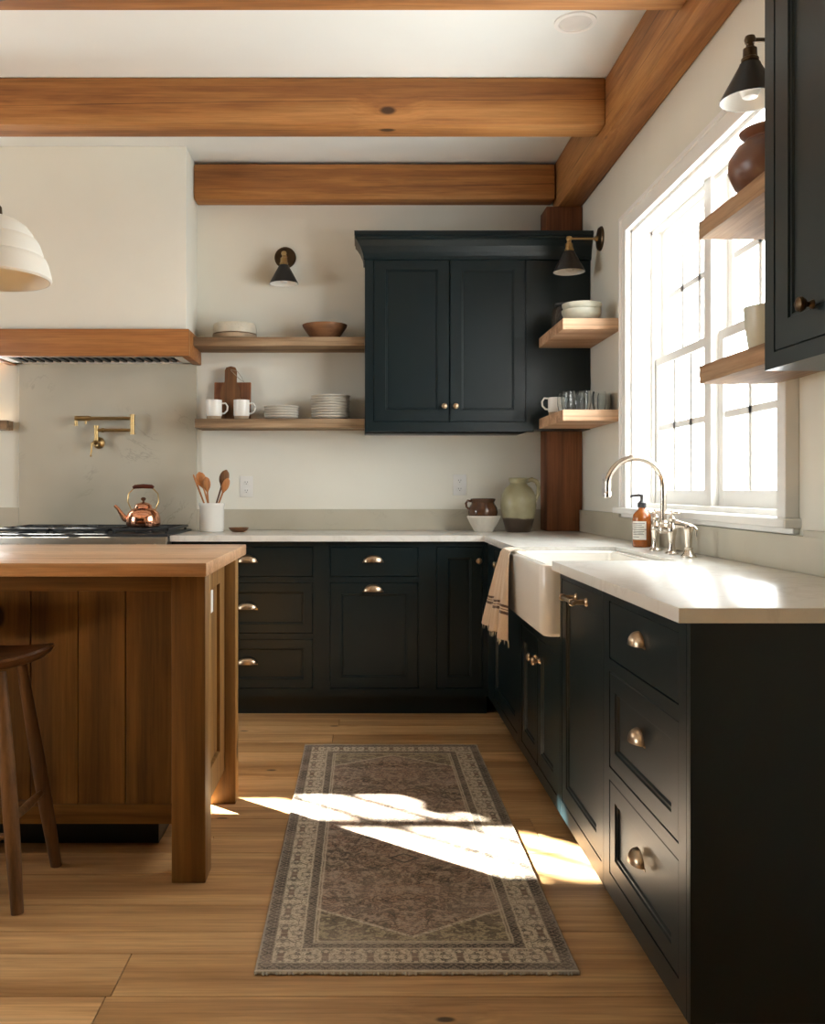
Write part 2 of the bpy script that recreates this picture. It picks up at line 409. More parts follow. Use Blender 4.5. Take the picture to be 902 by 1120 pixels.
# board joints read off the photograph: 2.076 2.268 2.381 2.533 2.732 2.897 3.034
joints = []
y = 2.076
while y > YF: joints.append(y); y -= widths[k % 8]; k += 1
joints = sorted(joints)[0:]
joints += [2.268, 2.381, 2.533, 2.732, 2.897, 3.034]
y = 3.034; k = 0
while y < YB: y += widths[(k * 3 + 1) % 8]; joints.append(min(y, YB)); k += 1
joints = sorted(set([YF] + joints))
G = 0.0012
for a, b in zip(joints, joints[1:]):
    if b - a < 0.02: continue
    x = XL - random.uniform(0, 1.6)
    while x < XW + 0.1:
        L = random.uniform(1.7, 3.1); x1 = min(x + L, XW + 0.0)
        xa = max(x, XL)
        if x1 > xa + 0.02:
            before = set(bm.faces)
            vs = [bm.verts.new(p) for p in ((xa + G, a + G, 0), (x1 - G, a + G, 0), (x1 - G, b - G, 0), (xa + G, b - G, 0))]
            lo = [bm.verts.new((v.co.x, v.co.y, -0.01)) for v in vs]
            fs = [bm.faces.new(vs)] + [bm.faces.new((vs[i], lo[i], lo[(i + 1) % 4], vs[(i + 1) % 4])) for i in range(4)]
            rv = (random.random(), random.random(), 0)
            for f in fs:
                for l in f.loops: l[lay] = rv
        x += L
sub = struct(obj('floor', bm, 'floor', smooth=False))
bm = B(); box(bm, XL, XW, YF, YB, -0.12, -0.008); o = obj('floor_underlay', bm, 'underfloor', sub); 
struct(obj('ceiling', box(B(), XL - 0.1, XW + 0.3, YF - 0.1, YB + 0.2, ZC, ZC + 0.1), 'ceiling'))
# right wall with the window opening
WY0, WY1, WZ0, WZ1 = 2.65, 4.18, 1.07, 2.34
bm = B()
box(bm, XW, XW + 0.18, YF, WY0, -0.1, ZC); box(bm, XW, XW + 0.18, WY1, YB + 0.2, -0.1, ZC)
box(bm, XW, XW + 0.18, WY0, WY1, -0.1, WZ0); box(bm, XW, XW + 0.18, WY0, WY1, WZ1, ZC)
struct(obj('wall_right', bm, 'wall', smooth=False))
# back wall, with the opening for the added sun window
SX0, SX1, SZ0, SZ1 = -3.02, -2.09, 1.41, 2.05
bm = B(); TB = 0.07
box(bm, XL, SX0, YB, YB + TB, -0.1, ZC); box(bm, SX1, XW, YB, YB + TB, -0.1, ZC)
box(bm, SX0, SX1, YB, YB + TB, -0.1, SZ0); box(bm, SX0, SX1, YB, YB + TB, SZ1, ZC)
struct(obj('wall_back', bm, 'wall', smooth=False))
bm = B()
box(bm, XL - 0.12, XL, YF, 1.9, -0.1, ZC); box(bm, XL - 0.12, XL, 3.3, YB + 0.1, -0.1, ZC)
box(bm, XL - 0.12, XL, 1.9, 3.3, -0.1, 1.05); box(bm, XL - 0.12, XL, 1.9, 3.3, 2.35, ZC)
struct(obj('wall_left', bm, 'darkwall', smooth=False))
struct(obj('wall_front', box(B(), XL - 0.1, XW + 0.2, YF - 0.1, YF, -0.1, ZC), 'darkwall', smooth=False))

def empty_struct(name, loc=(0, 0, 0)):
    o = bpy.data.objects.new(name, None); COL.objects.link(o); o.location = loc; return struct(o)

# main window -----------------------------------------------------
win = empty_struct('window_1', (XW, 3.46, WZ0))
def W(x, y, z): return (x - XW, y - 3.46, z - WZ0)
def wbox(bm, x0, x1, y0, y1, z0, z1, bev=0.002):
    box(bm, x0 - XW, x1 - XW, y0 - 3.46, y1 - 3.46, z0 - WZ0, z1 - WZ0, bev, 1)
bm = B()   # casing
CW = 0.068
wbox(bm, XW - 0.03, XW, WY1 - 0.005, WY1 + CW, WZ0 - 0.0, WZ1 + CW)
wbox(bm, XW - 0.03, XW, WY0 - CW, WY0 + 0.005, WZ0 - 0.0, WZ1 + CW)
wbox(bm, XW - 0.03, XW, WY0, WY1, WZ1 - 0.005, WZ1 + CW)
wbox(bm, XW - 0.040, XW, WY1 + CW - 0.014, WY1 + CW + 0.004, WZ0, WZ1 + CW + 0.004)
wbox(bm, XW - 0.040, XW, WY0 - CW - 0.004, WY0 - CW + 0.014, WZ0, WZ1 + CW + 0.004)
wbox(bm, XW - 0.040, XW, WY0 - CW + 0.01, WY1 + CW - 0.01, WZ1 + CW - 0.014, WZ1 + CW + 0.004)
obj('window_casing', bm, 'white', win)
bm = B()   # jamb lining
wbox(bm, XW - 0.002, XW + 0.18, WY1 - 0.018, WY1, WZ0, WZ1); wbox(bm, XW - 0.002, XW + 0.18, WY0, WY0 + 0.018, WZ0, WZ1)
wbox(bm, XW - 0.002, XW + 0.18, WY0, WY1, WZ1 - 0.018, WZ1); wbox(bm, XW + 0.05, XW + 0.20, WY0, WY1, WZ0 - 0.01, WZ0 + 0.02)
wbox(bm, XW + 0.085, XW + 0.098, WY1 - 0.035, WY1 - 0.016, WZ0, WZ1); wbox(bm, XW + 0.085, XW + 0.098, WY0 + 0.016, WY0 + 0.035, WZ0, WZ1)
wbox(bm, XW + 0.085, XW + 0.098, WY0, WY1, WZ1 - 0.035, WZ1 - 0.016)
obj('window_jamb', bm, 'white', win)
bm = B(); wbox(bm, XW + 0.07, XW + 0.18, 3.415, 3.485, WZ0 + 0.01, WZ1, 0.003); obj('mullion', bm, 'white', win)
bm = B()
wbox(bm, XW - 0.05, XW + 0.10, WY0 - 0.085, WY1 + 0.14, WZ0 - 0.028, WZ0, 0.004)
wbox(bm, XW - 0.02, XW, WY0 - 0.075, WY1 + 0.10, WZ0 - 0.045, WZ0 - 0.028, 0.003)
obj('window_sill', bm, 'white', win)
def sash(y0, y1, z0, z1, x0, bot=0.06):
    bm = B(); s = 0.045; x1 = x0 + 0.032
    wbox(bm, x0, x1, y0, y0 + s, z0, z1); wbox(bm, x0, x1, y1 - s, y1, z0, z1)
    wbox(bm, x0, x1, y0 + s, y1 - s, z0, z0 + bot); wbox(bm, x0, x1, y0 + s, y1 - s, z1 - 0.038, z1)
    for k in (1, 2):
        yy = y0 + s + (y1 - y0 - 2 * s) * k / 3
        wbox(bm, x0 + 0.006, x1 - 0.004, yy - 0.014, yy + 0.014, z0 + bot, z1 - 0.038)
    zz = (z0 + bot + z1 - 0.038) / 2
    wbox(bm, x0 + 0.006, x1 - 0.004, y0 + s, y1 - s, zz - 0.014, zz + 0.014)
    f = obj('window_sash', bm, 'white', win)
    bm = B(); wbox(bm, x0 + 0.014, x0 + 0.018, y0 + s, y1 - s, z0 + bot, z1 - 0.038, 0)
    obj('window_pane', bm, 'pane', f)
for y0, y1 in ((WY0 + 0.018, 3.42), (3.48, WY1 - 0.018)):
    sash(y0, y1, WZ0 + 0.02, 1.745, XW + 0.10)
    sash(y0, y1, 1.71, WZ1 - 0.018, XW + 0.135, 0.038)

# unseen window, added and shaped to throw the sun patches on the floor
w2 = empty_struct('added_sun_window', (-2.46, YB + 0.03, 1.5))
bm = B()
def b2(x0, x1, z0, z1, y0=0.0, y1=0.03): box(bm, x0 + 2.46, x1 + 2.46, y0, y1, z0 - 1.5, z1 - 1.5)
for f in (1, 2, 3):
    xx = SX0 + (SX1 - SX0) * f / 4; b2(xx - 0.012, xx + 0.012, SZ0, SZ1)
b2(SX0, SX1, 1.685, 1.745)
obj('window_frame', bm, 'white', w2, smooth=False)
bm = B(); b2(SX0, SX1, SZ0, SZ1, 0.012, 0.015); obj('window_pane', bm, 'pane', w2)
# unseen left wall window, added to bring in fill light
w3 = empty_struct('added_fill_window', (XL - 0.06, 2.6, 1.7))
bm = B()
for yy in (-0.7, -0.025, 0.65): box(bm, -0.03, 0.03, yy, yy + 0.05, -0.65, 0.65)
for zz in (-0.65, 0.0, 0.61): box(bm, -0.028, 0.028, -0.7, 0.7, zz, zz + 0.04)
obj('window_frame', bm, 'white', w3, smooth=False)
obj('window_pane', box(B(), -0.002, 0.002, -0.7, 0.7, -0.65, 0.65), 'pane', w3)

# beams ----------------------------------------------------------
ZBM = 2.80
def beam(y0, y1, z0, x0, x1, label, chamfer=0.008, ztop=ZC - 0.002):
    bm = B(); box(bm, x0, x1, y0, y1, z0, ztop, chamfer, 2)
    cx, cy = (x0 + x1) / 2, (y0 + y1) / 2
    bmesh.ops.translate(bm, verts=bm.verts, vec=(-cx, -cy, -z0))
    return single('ceiling_beam', bm, 'beam', label, 'beam', (cx, cy, z0), 0, 'timber cross beams under the ceiling')
beam(2.97, 3.15, 2.80, XL, 1.10, 'timber ceiling beam nearest the top edge, only its underside showing')
beam(4.115, 4.265, 2.795, XL, 1.10, 'long timber beam crossing the whole ceiling in front of the plaster hood')
beam(5.14, 5.26, 2.785, -0.943, 1.09, 'shorter timber beam against the back wall, starting at the plaster hood', 0.012, 2.985)
bm = B(); box(bm, 0, 0.133, -2.2, 3.0, 0, ZC - 0.002 - 2.735, 0.008)
single('wall_beam', bm, 'beamY', 'long timber beam running along the top of the right wall towards the corner', 'beam', (1.10, 2.25, 2.735))
bm = B(); box(bm, -0.1, 0.1, -0.085, 0.085, 0.0, 1.812, 0.006)
single('corner_post', bm, 'post', 'dark reddish timber post standing in the back right corner on the worktop', 'post', (1.132, 5.183, 0.921))

# recessed ceiling light
t_ = thing('recessed_light', 'round recessed ceiling light between the timber beams', 'ceiling light', (0.85, 3.633, ZC))
obj('trim_ring', lathe(B(), [(0.083, 0), (0.083, -0.006), (0.066, -0.008), (0.062, -0.001)], cap0=False, cap1=False, seg=40), 'white', t_)
obj('lens', lathe(B(), [(0.063, -0.003), (0.03, -0.004), (0.001, -0.0045)], cap0=False, seg=40), 'diff', t_)

# ================================================================ hardware
def cup_bm(w=0.05, p=0.026, h=0.036):
    bm = B(); n, m = 16, 7; g = []
    for k in range(2):
        sc = 1.0 if k == 0 else 0.90
        rows = []
        for j in range(m + 1):
            s = (pi / 2) * j / m
            rows.append([bm.verts.new((-w * sc * cos(pi * i / n), -0.001 - p * sc * sin(pi * i / n) * cos(s), h * sc * sin(pi * i / n) * sin(s) if True else 0)) for i in range(n + 1)])
        for j in range(m):
            for i in range(n):
                bm.faces.new((rows[j][i], rows[j][i + 1], rows[j + 1][i + 1], rows[j + 1][i]))
        g.append(rows)
    for i in range(n): bm.faces.new((g[0][0][i], g[0][0][i + 1], g[1][0][i + 1], g[1][0][i]))
    bmesh.ops.remove_doubles(bm, verts=bm.verts, dist=0.0002)
    # back flange
    box(bm, -w - 0.004, w + 0.004, -0.002, 0, -0.004, 0.003, 0.0005, 1)
    return bm
R90 = Matrix.Rotation(radians(90), 4, 'X')     # lathe axis +z -> -y
def knob_bm(r=0.016):
    bm = B()
    lathe(bm, [(0.010, 0), (0.009, 0.004), (0.0055, 0.008), (0.006, 0.014), (r * 0.8, 0.018), (r, 0.024), (r * 0.9, 0.030), (r * 0.5, 0.034), (0.001, 0.035)], mat=R90, seg=20)
    return bm
ME = {}
def hw(kind, parent, x, z, mat='pull'):
    name = {'cup': 'cup_pull', 'knob': 'knob', 'bar': 'bar_pull'}[kind]
    if (kind, mat) not in ME:
        if kind == 'cup': bm = cup_bm()
        elif kind == 'knob': bm = knob_bm()
        else:
            bm = B(); tube(bm, [(-0.09, -0.042, 0), (-0.082, -0.042, 0), (0.082, -0.042, 0), (0.09, -0.042, 0)], [0.005, 0.006, 0.006, 0.005], 12)
            for s in (-1, 1):
                lathe(bm, [(0.013, 0), (0.012, 0.004), (0.007, 0.008), (0.007, 0.040)], mat=Matrix.Translation((s * 0.062, 0, 0)) @ R90, seg=14)
                lathe(bm, [(0.009, -0.006), (0.011, -0.003), (0.011, 0.003), (0.009, 0.006)], mat=Matrix.Translation((s * 0.062, -0.042, 0)) @ Matrix.Rotation(pi / 2, 4, 'Y'), seg=14)
        o = obj(name, bm, mat, parent); ME[(kind, mat)] = o.data
    else:
        o = bpy.data.objects.new(name, ME[(kind, mat)]); COL.objects.link(o); o.parent = parent
    o.location = (x, 0.0, z)
    return o

def shaker(x0, x1, z0, z1, rail=0.055, dep=0.010, t=0.02, flat=False):
    bm = B(); g = 0.0025; x0 += g; x1 -= g; z0 += g; z1 -= g
    cx, cz = (x0 + x1) / 2, (z0 + z1) / 2
    X0, X1, Z0, Z1 = x0 - cx, x1 - cx, z0 - cz, z1 - cz
    if flat:
        box(bm, X0, X1, 0, t, Z0, Z1, 0.0015, 1)
    else:
        def ring(i, yy): return [Vector((X0 + i, yy, Z0 + i)), Vector((X1 - i, yy, Z0 + i)), Vector((X1 - i, yy, Z1 - i)), Vector((X0 + i, yy, Z1 - i))]
        loft(bm, [ring(0, t), ring(0, 0.0015), ring(0.0015, 0), ring(rail, 0), ring(rail + 0.002, dep * 0.45), ring(rail + 0.007, dep * 0.5), ring(rail + 0.010, dep)])
    return bm, cx, cz

def cabinet(name, label, loc, rz, w, d, z0, z1, openings, kick=0.10, group=None, ends=(0, 0), cat='cabinet', mat='navy', body_back=0.0):
    """front face at local y=0, body behind; openings: (x0,x1,z0,z1,kind,hw list)"""
    root = thing(name, label, cat, loc, rz, group)
    bm = B(); ft = 0.022
    box(bm, 0, w, ft, d, z0, z1)
    if kick and z0 > 0.02: box(bm, 0, w, 0.06, d, 0, z0)
    obj('body', bm, mat, root, smooth=False)
    xs = sorted({0, w} | {round(v, 5) for o in openings for v in o[0:2]}); zs = sorted({z0, z1} | {round(v, 5) for o in openings for v in o[2:4]})
    bm = B()
    for a, b in zip(xs, xs[1:]):
        run = None
        for c_, d_ in zip(zs, zs[1:]):
            mx_, mz_ = (a + b) / 2, (c_ + d_) / 2
            inside = any(o[0] < mx_ < o[1] and o[2] < mz_ < o[3] for o in openings)
            if not inside: box(bm, a, b, 0, ft, c_, d_)
    bmesh.ops.remove_doubles(bm, verts=bm.verts, dist=0.0003)
    obj('face_frame', bm, mat, root, smooth=False)
    for (x0, x1, a, b, kind, hws) in openings:
        flat = kind == 'drawer_flat'
        bm, cx, cz = shaker(x0, x1, a, b, flat=flat, rail=0.055 if kind != 'drawer' else 0.045)
        p = obj('drawer' if kind.startswith('drawer') else 'door', bm, mat, root, smooth=False, loc=(cx, 0.001, cz))
        for (hk, hx, hz) in hws:
            h_ = hw(hk, p, hx - cx, hz - cz)
            if hk == 'cup' and rz: h_.scale = (0.84, 0.95, 0.9)
    return root

# back run (front faces the camera), left to right
FY = 4.65
Z0, Z1 = 0.10, 0.889
def X(u, Y=FY): return (u - 395) * Y / 1000
xa, xb, xc, xd = -0.965, -0.215, 0.362, 0.645
c0 = cabinet('drawer_cabinet', 'dark teal three-drawer base cabinet just right of the range, half behind the island', (xa, FY, 0), 0, xb - xa, 0.60, Z0, Z1, [
    (0.055, 0.72, 0.708, 0.862, 'drawer_flat', [('cup', 0.385, 0.785)]),
    (0.055, 0.72, 0.420, 0.680, 'drawer', [('cup', 0.385, 0.545)]),
    (0.055, 0.72, 0.140, 0.392, 'drawer', [('cup', 0.385, 0.265)])])
c1 = cabinet('pullout_cabinet', 'dark teal base cabinet with one drawer over a tall pull-out, below the back wall outlets', (xb, FY, 0), 0, xc - xb, 0.60, Z0, Z1, [
    (0.055, 0.505, 0.708, 0.862, 'drawer_flat', [('cup', 0.275, 0.785)]),
    (0.055, 0.505, 0.140, 0.680, 'door', [('cup', 0.275, 0.635)])])
c2 = cabinet('corner_cabinet', 'dark teal base cabinet facing the room at the inner corner of the worktops', (xc, FY, 0), 0, xd - xc, 0.60, Z0, Z1, [
    (0.02, 0.255, 0.140, 0.862, 'door', [('knob', 0.235, 0.79)])])
# right run, faces -x: local x runs towards the camera
FX = 0.645
def rrun(name, label, yfar, ynear, openings, z1=Z1, **k):
    return cabinet(name, label, (FX, yfar, 0), -pi / 2, yfar - ynear, XW - FX - 0.002, Z0, z1, openings, **k)
c3 = rrun('corner_cabinet', 'dark teal base cabinet between the inner corner and the white sink', FY - 0.002, 3.735, [
    (0.20, 0.86, 0.140, 0.862, 'door', [('knob', 0.38, 0.80)])])
c4 = rrun('sink_cabinet', 'dark teal cabinet with two doors directly under the white farmhouse sink', 3.733, 2.972, [
    (0.05, 0.3795, 0.140, 0.610, 'door', [('knob', 0.340, 0.53)]),
    (0.3815, 0.711, 0.140, 0.610, 'door', [('knob', 0.425, 0.53)])], z1=0.668)
c5 = rrun('dishwasher', 'panelled dark teal dishwasher with a horizontal bar pull, nearer than the sink', 2.968, 2.436, [
    (0.022, 0.510, 0.150, 0.866, 'door', [('bar', 0.285, 0.828)])], cat='dishwasher')
c6 = rrun('drawer_cabinet', 'dark teal three-drawer base cabinet at the near end of the right worktop', 2.434, 1.815, [
    (0.055, 0.575, 0.712, 0.862, 'drawer_flat', [('cup', 0.31, 0.790)]),
    (0.055, 0.575, 0.430, 0.680, 'drawer', [('cup', 0.31, 0.565)]),
    (0.055, 0.575, 0.155, 0.398, 'drawer', [('cup', 0.31, 0.285)])])
# end panel facing the camera
bm = B(); box(bm, 0.0, 0.56, -0.018, 0, 0.10, 0.889, 0.002, 1)
box(bm, 0, 0.05, -0.022, -0.018, 0.10, 0.889)
o = obj('end_panel', bm, 'navy', c6, smooth=False); o.rotation_euler = (0, 0, pi / 2); o.location = (0.619, 0.0, 0.0)

# worktop L with the sink notch
bm = B()
CX = 0.620; CY = 4.62
poly = [(-0.967, YB - 0.001), (-0.967, CY), (CX, CY), (CX, 3.705), (1.03, 3.705), (1.03, 2.975), (CX, 2.975), (CX, 1.785), (XW - 0.001, 1.785), (XW - 0.001, YB - 0.001)]
prism(bm, poly, 0.890, 0.920, 0.003)
single('worktop', bm, 'quartz', 'pale quartz worktop running in an L around the corner and the sink', 'worktop')
# backsplash upstand
bm = B()
box(bm, -0.944, 1.03, YB - 0.020, YB, 0.9205, 1.040, 0.001, 1)
single('backsplash', bm, 'slab', 'low greige stone upstand along the back wall behind the worktop', 'backsplash', (0, 0, 0))
bm = B()
box(bm, XW - 0.020, XW, 1.80, 5.095, 0.9205, 1.022, 0.001, 1)
box(bm, XW - 0.020, XW, 1.80, WY0 - 0.135, 1.021, 1.04, 0.001, 1); box(bm, XW - 0.020, XW, WY1 + 0.135, 5.095, 1.021, 1.04, 0.001, 1)
single('backsplash', bm, 'slab', 'low greige stone upstand along the right wall under the window', 'backsplash', (0, 0, 0))
bm = B(); box(bm, -1.965, -0.946, YB - 0.02, YB, 0.905, 1.90, 0.001, 1)
box(bm, -3.2, -1.966, YB - 0.02, YB, 0.905, 1.05, 0.001, 1)
single('stone_slab', bm, 'slab', 'tall veined greige stone slab on the wall behind the range', 'backsplash', (0, 0, 0))

# farmhouse sink
sx0, sx1, sy0, sy1 = 0.585, 1.028, 2.985, 3.695
bm = B()
R = lambda i, z, r, fx=0.0: rrect(sx0 + i + fx, sx1 - i, sy0 + i, sy1 - i, r, z)
loft(bm, [R(0.014, 0.672, 0.03), R(0.003, 0.682, 0.042), R(0, 0.70, 0.045), R(0, 0.878, 0.045), R(0.003, 0.885, 0.042), R(0.009, 0.8885, 0.036), R(0.024, 0.8885, 0.02), R(0.030, 0.882, 0.02), R(0.036, 0.72, 0.05), R(0.06, 0.70, 0.06), R(0.12, 0.695, 0.05)])
bmesh.ops.translate(bm, verts=bm.verts, vec=(-0.8, -3.35, -0.672))
# raise the rim in front of the worktop notch
for v in bm.verts:
    if v.co.z > 0.672 + 0.18 - 0.672 and v.co.x < 1.031 - 0.8 : v.co.z += 0.020
snk = thing('farmhouse_sink', 'white apron-front farmhouse sink set into the right worktop', 'sink', (0.8, 3.34, 0.670))
obj('basin', bm, 'fireclay', snk)
obj('drain', lathe(B(), [(0.045, 0.0), (0.045, 0.004), (0.03, 0.002), (0.001, 0.0015)], c=(0, 0, 0.0245), seg=24), 'nickel', snk)

# towel over the far corner of the apron
def towel():
    bm = B(); uvl = bm.loops.layers.uv.new('UVMap')
    nu, nv = 56, 44
    top_y0, top_y1 = 3.69, 3.50
    P = []
    for j in range(nv + 1):
        s = j / nv                       # 0 inside the basin rim .. 1 hem
        row = []
        for i in range(nu + 1):
            u = i / nu
            if s < 0.12: # lying over the rim
                q = s / 0.12; x = 0.640 - 0.062 * q; z = 0.9125 + 0.006 * sin(pi * q); h = 0
            else:
                h = (s - 0.12) / 0.88
                hem = 0.305 + 0.02 * u + 0.006 * sin(u * 19)
                x = 0.576 - 0.042 * h ** 0.8 * (0.6 + 0.4 * (1 - u)); z = 0.908 - hem * h
            spread = 0.62 + 0.75 * h
            yc = 3.60; yv = yc + (0.5 - u) * 0.26 * spread
            amp = 0.006 + 0.020 * h
            x += -amp * (0.5 + 0.5 * sin(u * pi * 5.0 + 0.6)) - amp * 0.35 * sin(u * pi * 11 + 1.3 * h) - 0.004
            yv += 0.010 * h * sin(u * 17 + 2 * h)
            row.append(bm.verts.new((x, yv, z)))
        P.append(row)
    for j in range(nv):
        for i in range(nu):
            f = bm.faces.new((P[j][i], P[j][i + 1], P[j + 1][i + 1], P[j + 1][i]))
            for l, (a, b) in zip(f.loops, ((i, j), (i + 1, j), (i + 1, j + 1), (i, j + 1))): l[uvl].uv = (a / nu, 1 - b / nv)
    hem = [v.co.copy() for v in P[-1]]
    org = Vector((0.58, 3.6, 0.91))
    bmesh.ops.translate(bm, verts=bm.verts, vec=-org)
    r = thing('dish_towel', 'tan linen towel with dark stripes and fringe hanging over the sink edge', 'towel', org)
    c = obj('cloth', bm, 'towel', r); m = c.modifiers.new('thickness', 'SOLIDIFY'); m.thickness = 0.0025; m.offset = 1
    bm = B()
    for k in range(34):
        t_ = k / 33 * nu; i = min(int(t_), nu - 1); p = hem[i].lerp(hem[i + 1], t_ - i) - org
        L = random.uniform(0.012, 0.026); dx = random.uniform(-0.004, 0.004)
        tube(bm, [p + Vector((0, 0, 0.004)), p + Vector((dx * .4, dx * .5, -L * .5)), p + Vector((dx, dx, -L))], [0.0022, 0.0016, 0.0008], 5)
    f = obj('fringe', bm, 'fringe', r)
    return r
towel()

# ================================================================ upper cabinets
UX0, UX1, UY = 0.02, XW - 0.003, 4.91
up = thing('upper_cabinet', 'dark teal upper cabinet with two doors and crown on the back wall', 'cabinet', (UX0, UY, 1.464))
bm = B(); w_ = UX1 - UX0; h_ = 2.42 - 1.464
box(bm, 0, 0.875, 0.022, YB - UY - 0.19, 0, h_); box(bm, 0, 0.875, 0.022, YB - UY - 0.001, 0, h_) ; box(bm, 0.875, w_, 0.025, 0.175, 0.012, h_)
obj('body', bm, 'navy', up, smooth=False)
bm = B()
dz0, dz1 = 0.052, 0.935
for a in ((0, 0.045, 0, h_), (0.865, 0.905, 0, h_), (0.045, 0.865, 0, dz0), (0.045, 0.865, dz1, h_)): box(bm, a[0], a[1], 0, 0.022, a[2], a[3])
obj('face_frame', bm, 'navy', up, smooth=False)
bm = B(); box(bm, 0.905, w_, 0.012, 0.026, 0.012, h_); obj('side_panel', bm, 'navy', up, smooth=False)
for (a, b, kx) in ((0.045, 0.4545, 0.425), (0.4555, 0.865, 0.486)):
    bm, cx, cz = shaker(a, b, dz0, dz1, rail=0.062)
    dd = obj('door', bm, 'navy', up, smooth=False, loc=(cx, 0.001, cz)); hw('knob', dd, kx - cx, 0.135 - cz)
def crown(x0, x1, yf, yb, prof):
    bm = B()
    rings = [[Vector((x0 - o, yb, z)), Vector((x0 - o, yf - o, z)), Vector((x1, yf - o, z)), Vector((x1, yb, z))] for o, z in prof]
    return loft(bm, rings)
obj('crown_molding', crown(0, w_, 0.0, YB - UY - 0.19, [(0.002, h_ - 0.035), (0.008, h_ - 0.033), (0.009, h_ - 0.015), (0.014, h_ + 0.005), (0.026, h_ + 0.035), (0.044, h_ + 0.062), (0.052, h_ + 0.070), (0.052, h_ + 0.083), (0.057, h_ + 0.086), (0.057, h_ + 0.108)]), 'navy', up, smooth=False)
# near right upper cabinet
nu_ = thing('upper_cabinet', 'dark teal upper cabinet at the top right edge, hiding part of the window shelves', 'cabinet', (0.90, 2.04, 1.416), -pi / 2)
bm = B(); box(bm, 0, 0.62, 0.022, XW - 0.90 - 0.002, 0, 1.33); obj('body', bm, 'navy', nu_, smooth=False)
bm = B()
for a in ((0, 0.045, 0, 1.33), (0.575, 0.62, 0, 1.33), (0.045, 0.575, 0, 0.035), (0.045, 0.575, 1.24, 1.33)): box(bm, a[0], a[1], 0, 0.022, a[2], a[3])
obj('face_frame', bm, 'navy', nu_, smooth=False)
bm, cx, cz = shaker(0.045, 0.575, 0.035, 1.24, rail=0.06)
dd = obj('door', bm, 'navy', nu_, smooth=False, loc=(cx, 0.001, cz)); k_ = hw('knob', dd, 0.215 - cx, 0.105 - cz, 'bronze')

# ================================================================ shelves
def shelf(x0, x1, y0, y1, z0, z1, mat, label, group, bev=0.003):
    bm = B(); box(bm, x0, x1, y0, y1, z0, z1, 0)
    es = bm.edges[:]; bmesh.ops.subdivide_edges(bm, edges=es, cuts=6, use_grid_fill=True)
    rs = random.Random(int(z0 * 1000) + int(x0 * 100))
    if 'rustic' in mat:
        for v in bm.verts:
            if v.co.y < y0 + 0.01 or v.co.x < x0 + 0.01 or v.co.z < z0 + 0.001: v.co += Vector((rs.uniform(0, .003) if v.co.x < x0 + 0.01 else 0, rs.uniform(0, .003), rs.uniform(0, .002) if v.co.z < (z0 + z1) / 2 else 0))
    c = Vector(((x0 + x1) / 2, (y0 + y1) / 2, z0)); bmesh.ops.translate(bm, verts=bm.verts, vec=-c)
    return single('wall_shelf', bm, mat, label, 'shelf', c, 0, group)
SHL_U = shelf(-0.943, 0.0185, 5.02, YB, 1.941, 1.991, 'rustic', 'upper rustic wood shelf between the range hood and the back wall cabinet', 'rustic shelves left of the back wall cabinet')
SHL_L = shelf(-0.916, 0.0185, 5.02, YB, 1.492, 1.542, 'rustic', 'lower rustic wood shelf between the range hood and the back wall cabinet', 'rustic shelves left of the back wall cabinet')
shelf(0.957, XW, 4.34, UY + 0.010, 1.914, 1.966, 'paleshelf', 'upper pale wood shelf in the corner right of the two-door cabinet', 'pale corner shelves on the right wall')
shelf(0.957, XW, 4.34, UY + 0.010, 1.480, 1.532, 'paleshelf', 'lower pale wood shelf in the corner right of the two-door cabinet', 'pale corner shelves on the right wall')
shelf(0.975, XW - 0.045, 2.045, 2.64, 1.873, 1.922, 'rusticY', 'upper rustic shelf crossing the window beside the near cabinet', 'rustic shelves in front of the window')
shelf(0.975, XW - 0.045, 2.045, 2.64, 1.455, 1.507, 'rusticY', 'lower rustic shelf crossing the window beside the near cabinet', 'rustic shelves in front of the window')
shelf(-2.085, -2.005, 5.17, YB, 1.492, 1.545, 'rustic', 'small visible end of a wood shelf left of the stone slab', 'shelf left of the range')

# ================================================================ range hood
hood = thing('range_hood', 'cream plaster range hood with an oak band and dark filter', 'range hood', (-1.47, YB, 1.856))
def hb(bm, x0, x1, y0, y1, z0, z1, bev=0.0): box(bm, x0 + 1.47, x1 + 1.47, y0 - YB, y1 - YB, z0 - 1.856, z1 - 1.856, bev)
bm = B(); hb(bm, -2.0, -0.945, 4.94, YB - 0.001, 2.0, ZC - 0.001, 0.006); obj('plaster_chimney', bm, 'wall', hood)
bm = B()
hb(bm, -2.03, -0.922, 4.885, 4.93, 1.868, 2.012, 0.003); hb(bm, -0.967, -0.922, 4.925, YB - 0.001, 1.868, 2.012, 0.003); hb(bm, -2.03, -1.985, 4.925, YB - 0.001, 1.868, 2.012, 0.003)
obj('oak_band', bm, 'hoodwood', hood)
bm = B()
hb(bm, -1.985, -0.967, 4.93, 4.985, 1.874, 1.884); hb(bm, -1.985, -1.93, 4.985, YB - 0.02, 1.874, 1.884); hb(bm, -1.02, -0.967, 4.985, YB - 0.02, 1.874, 1.884); hb(bm, -1.985, -0.967, 5.2, YB - 0.02, 1.874, 1.884)
obj('liner', bm, 'white', hood, smooth=False)
bm = B(); hb(bm, -1.93, -1.02, 4.985, 5.2, 1.90, 1.905)
for k in range(19):
    xx = -1.915 + k * 0.047; hb(bm, xx, xx + 0.022, 4.985, 5.2, 1.876, 1.889)
obj('baffle_filter', bm, 'iron', hood, smooth=False)

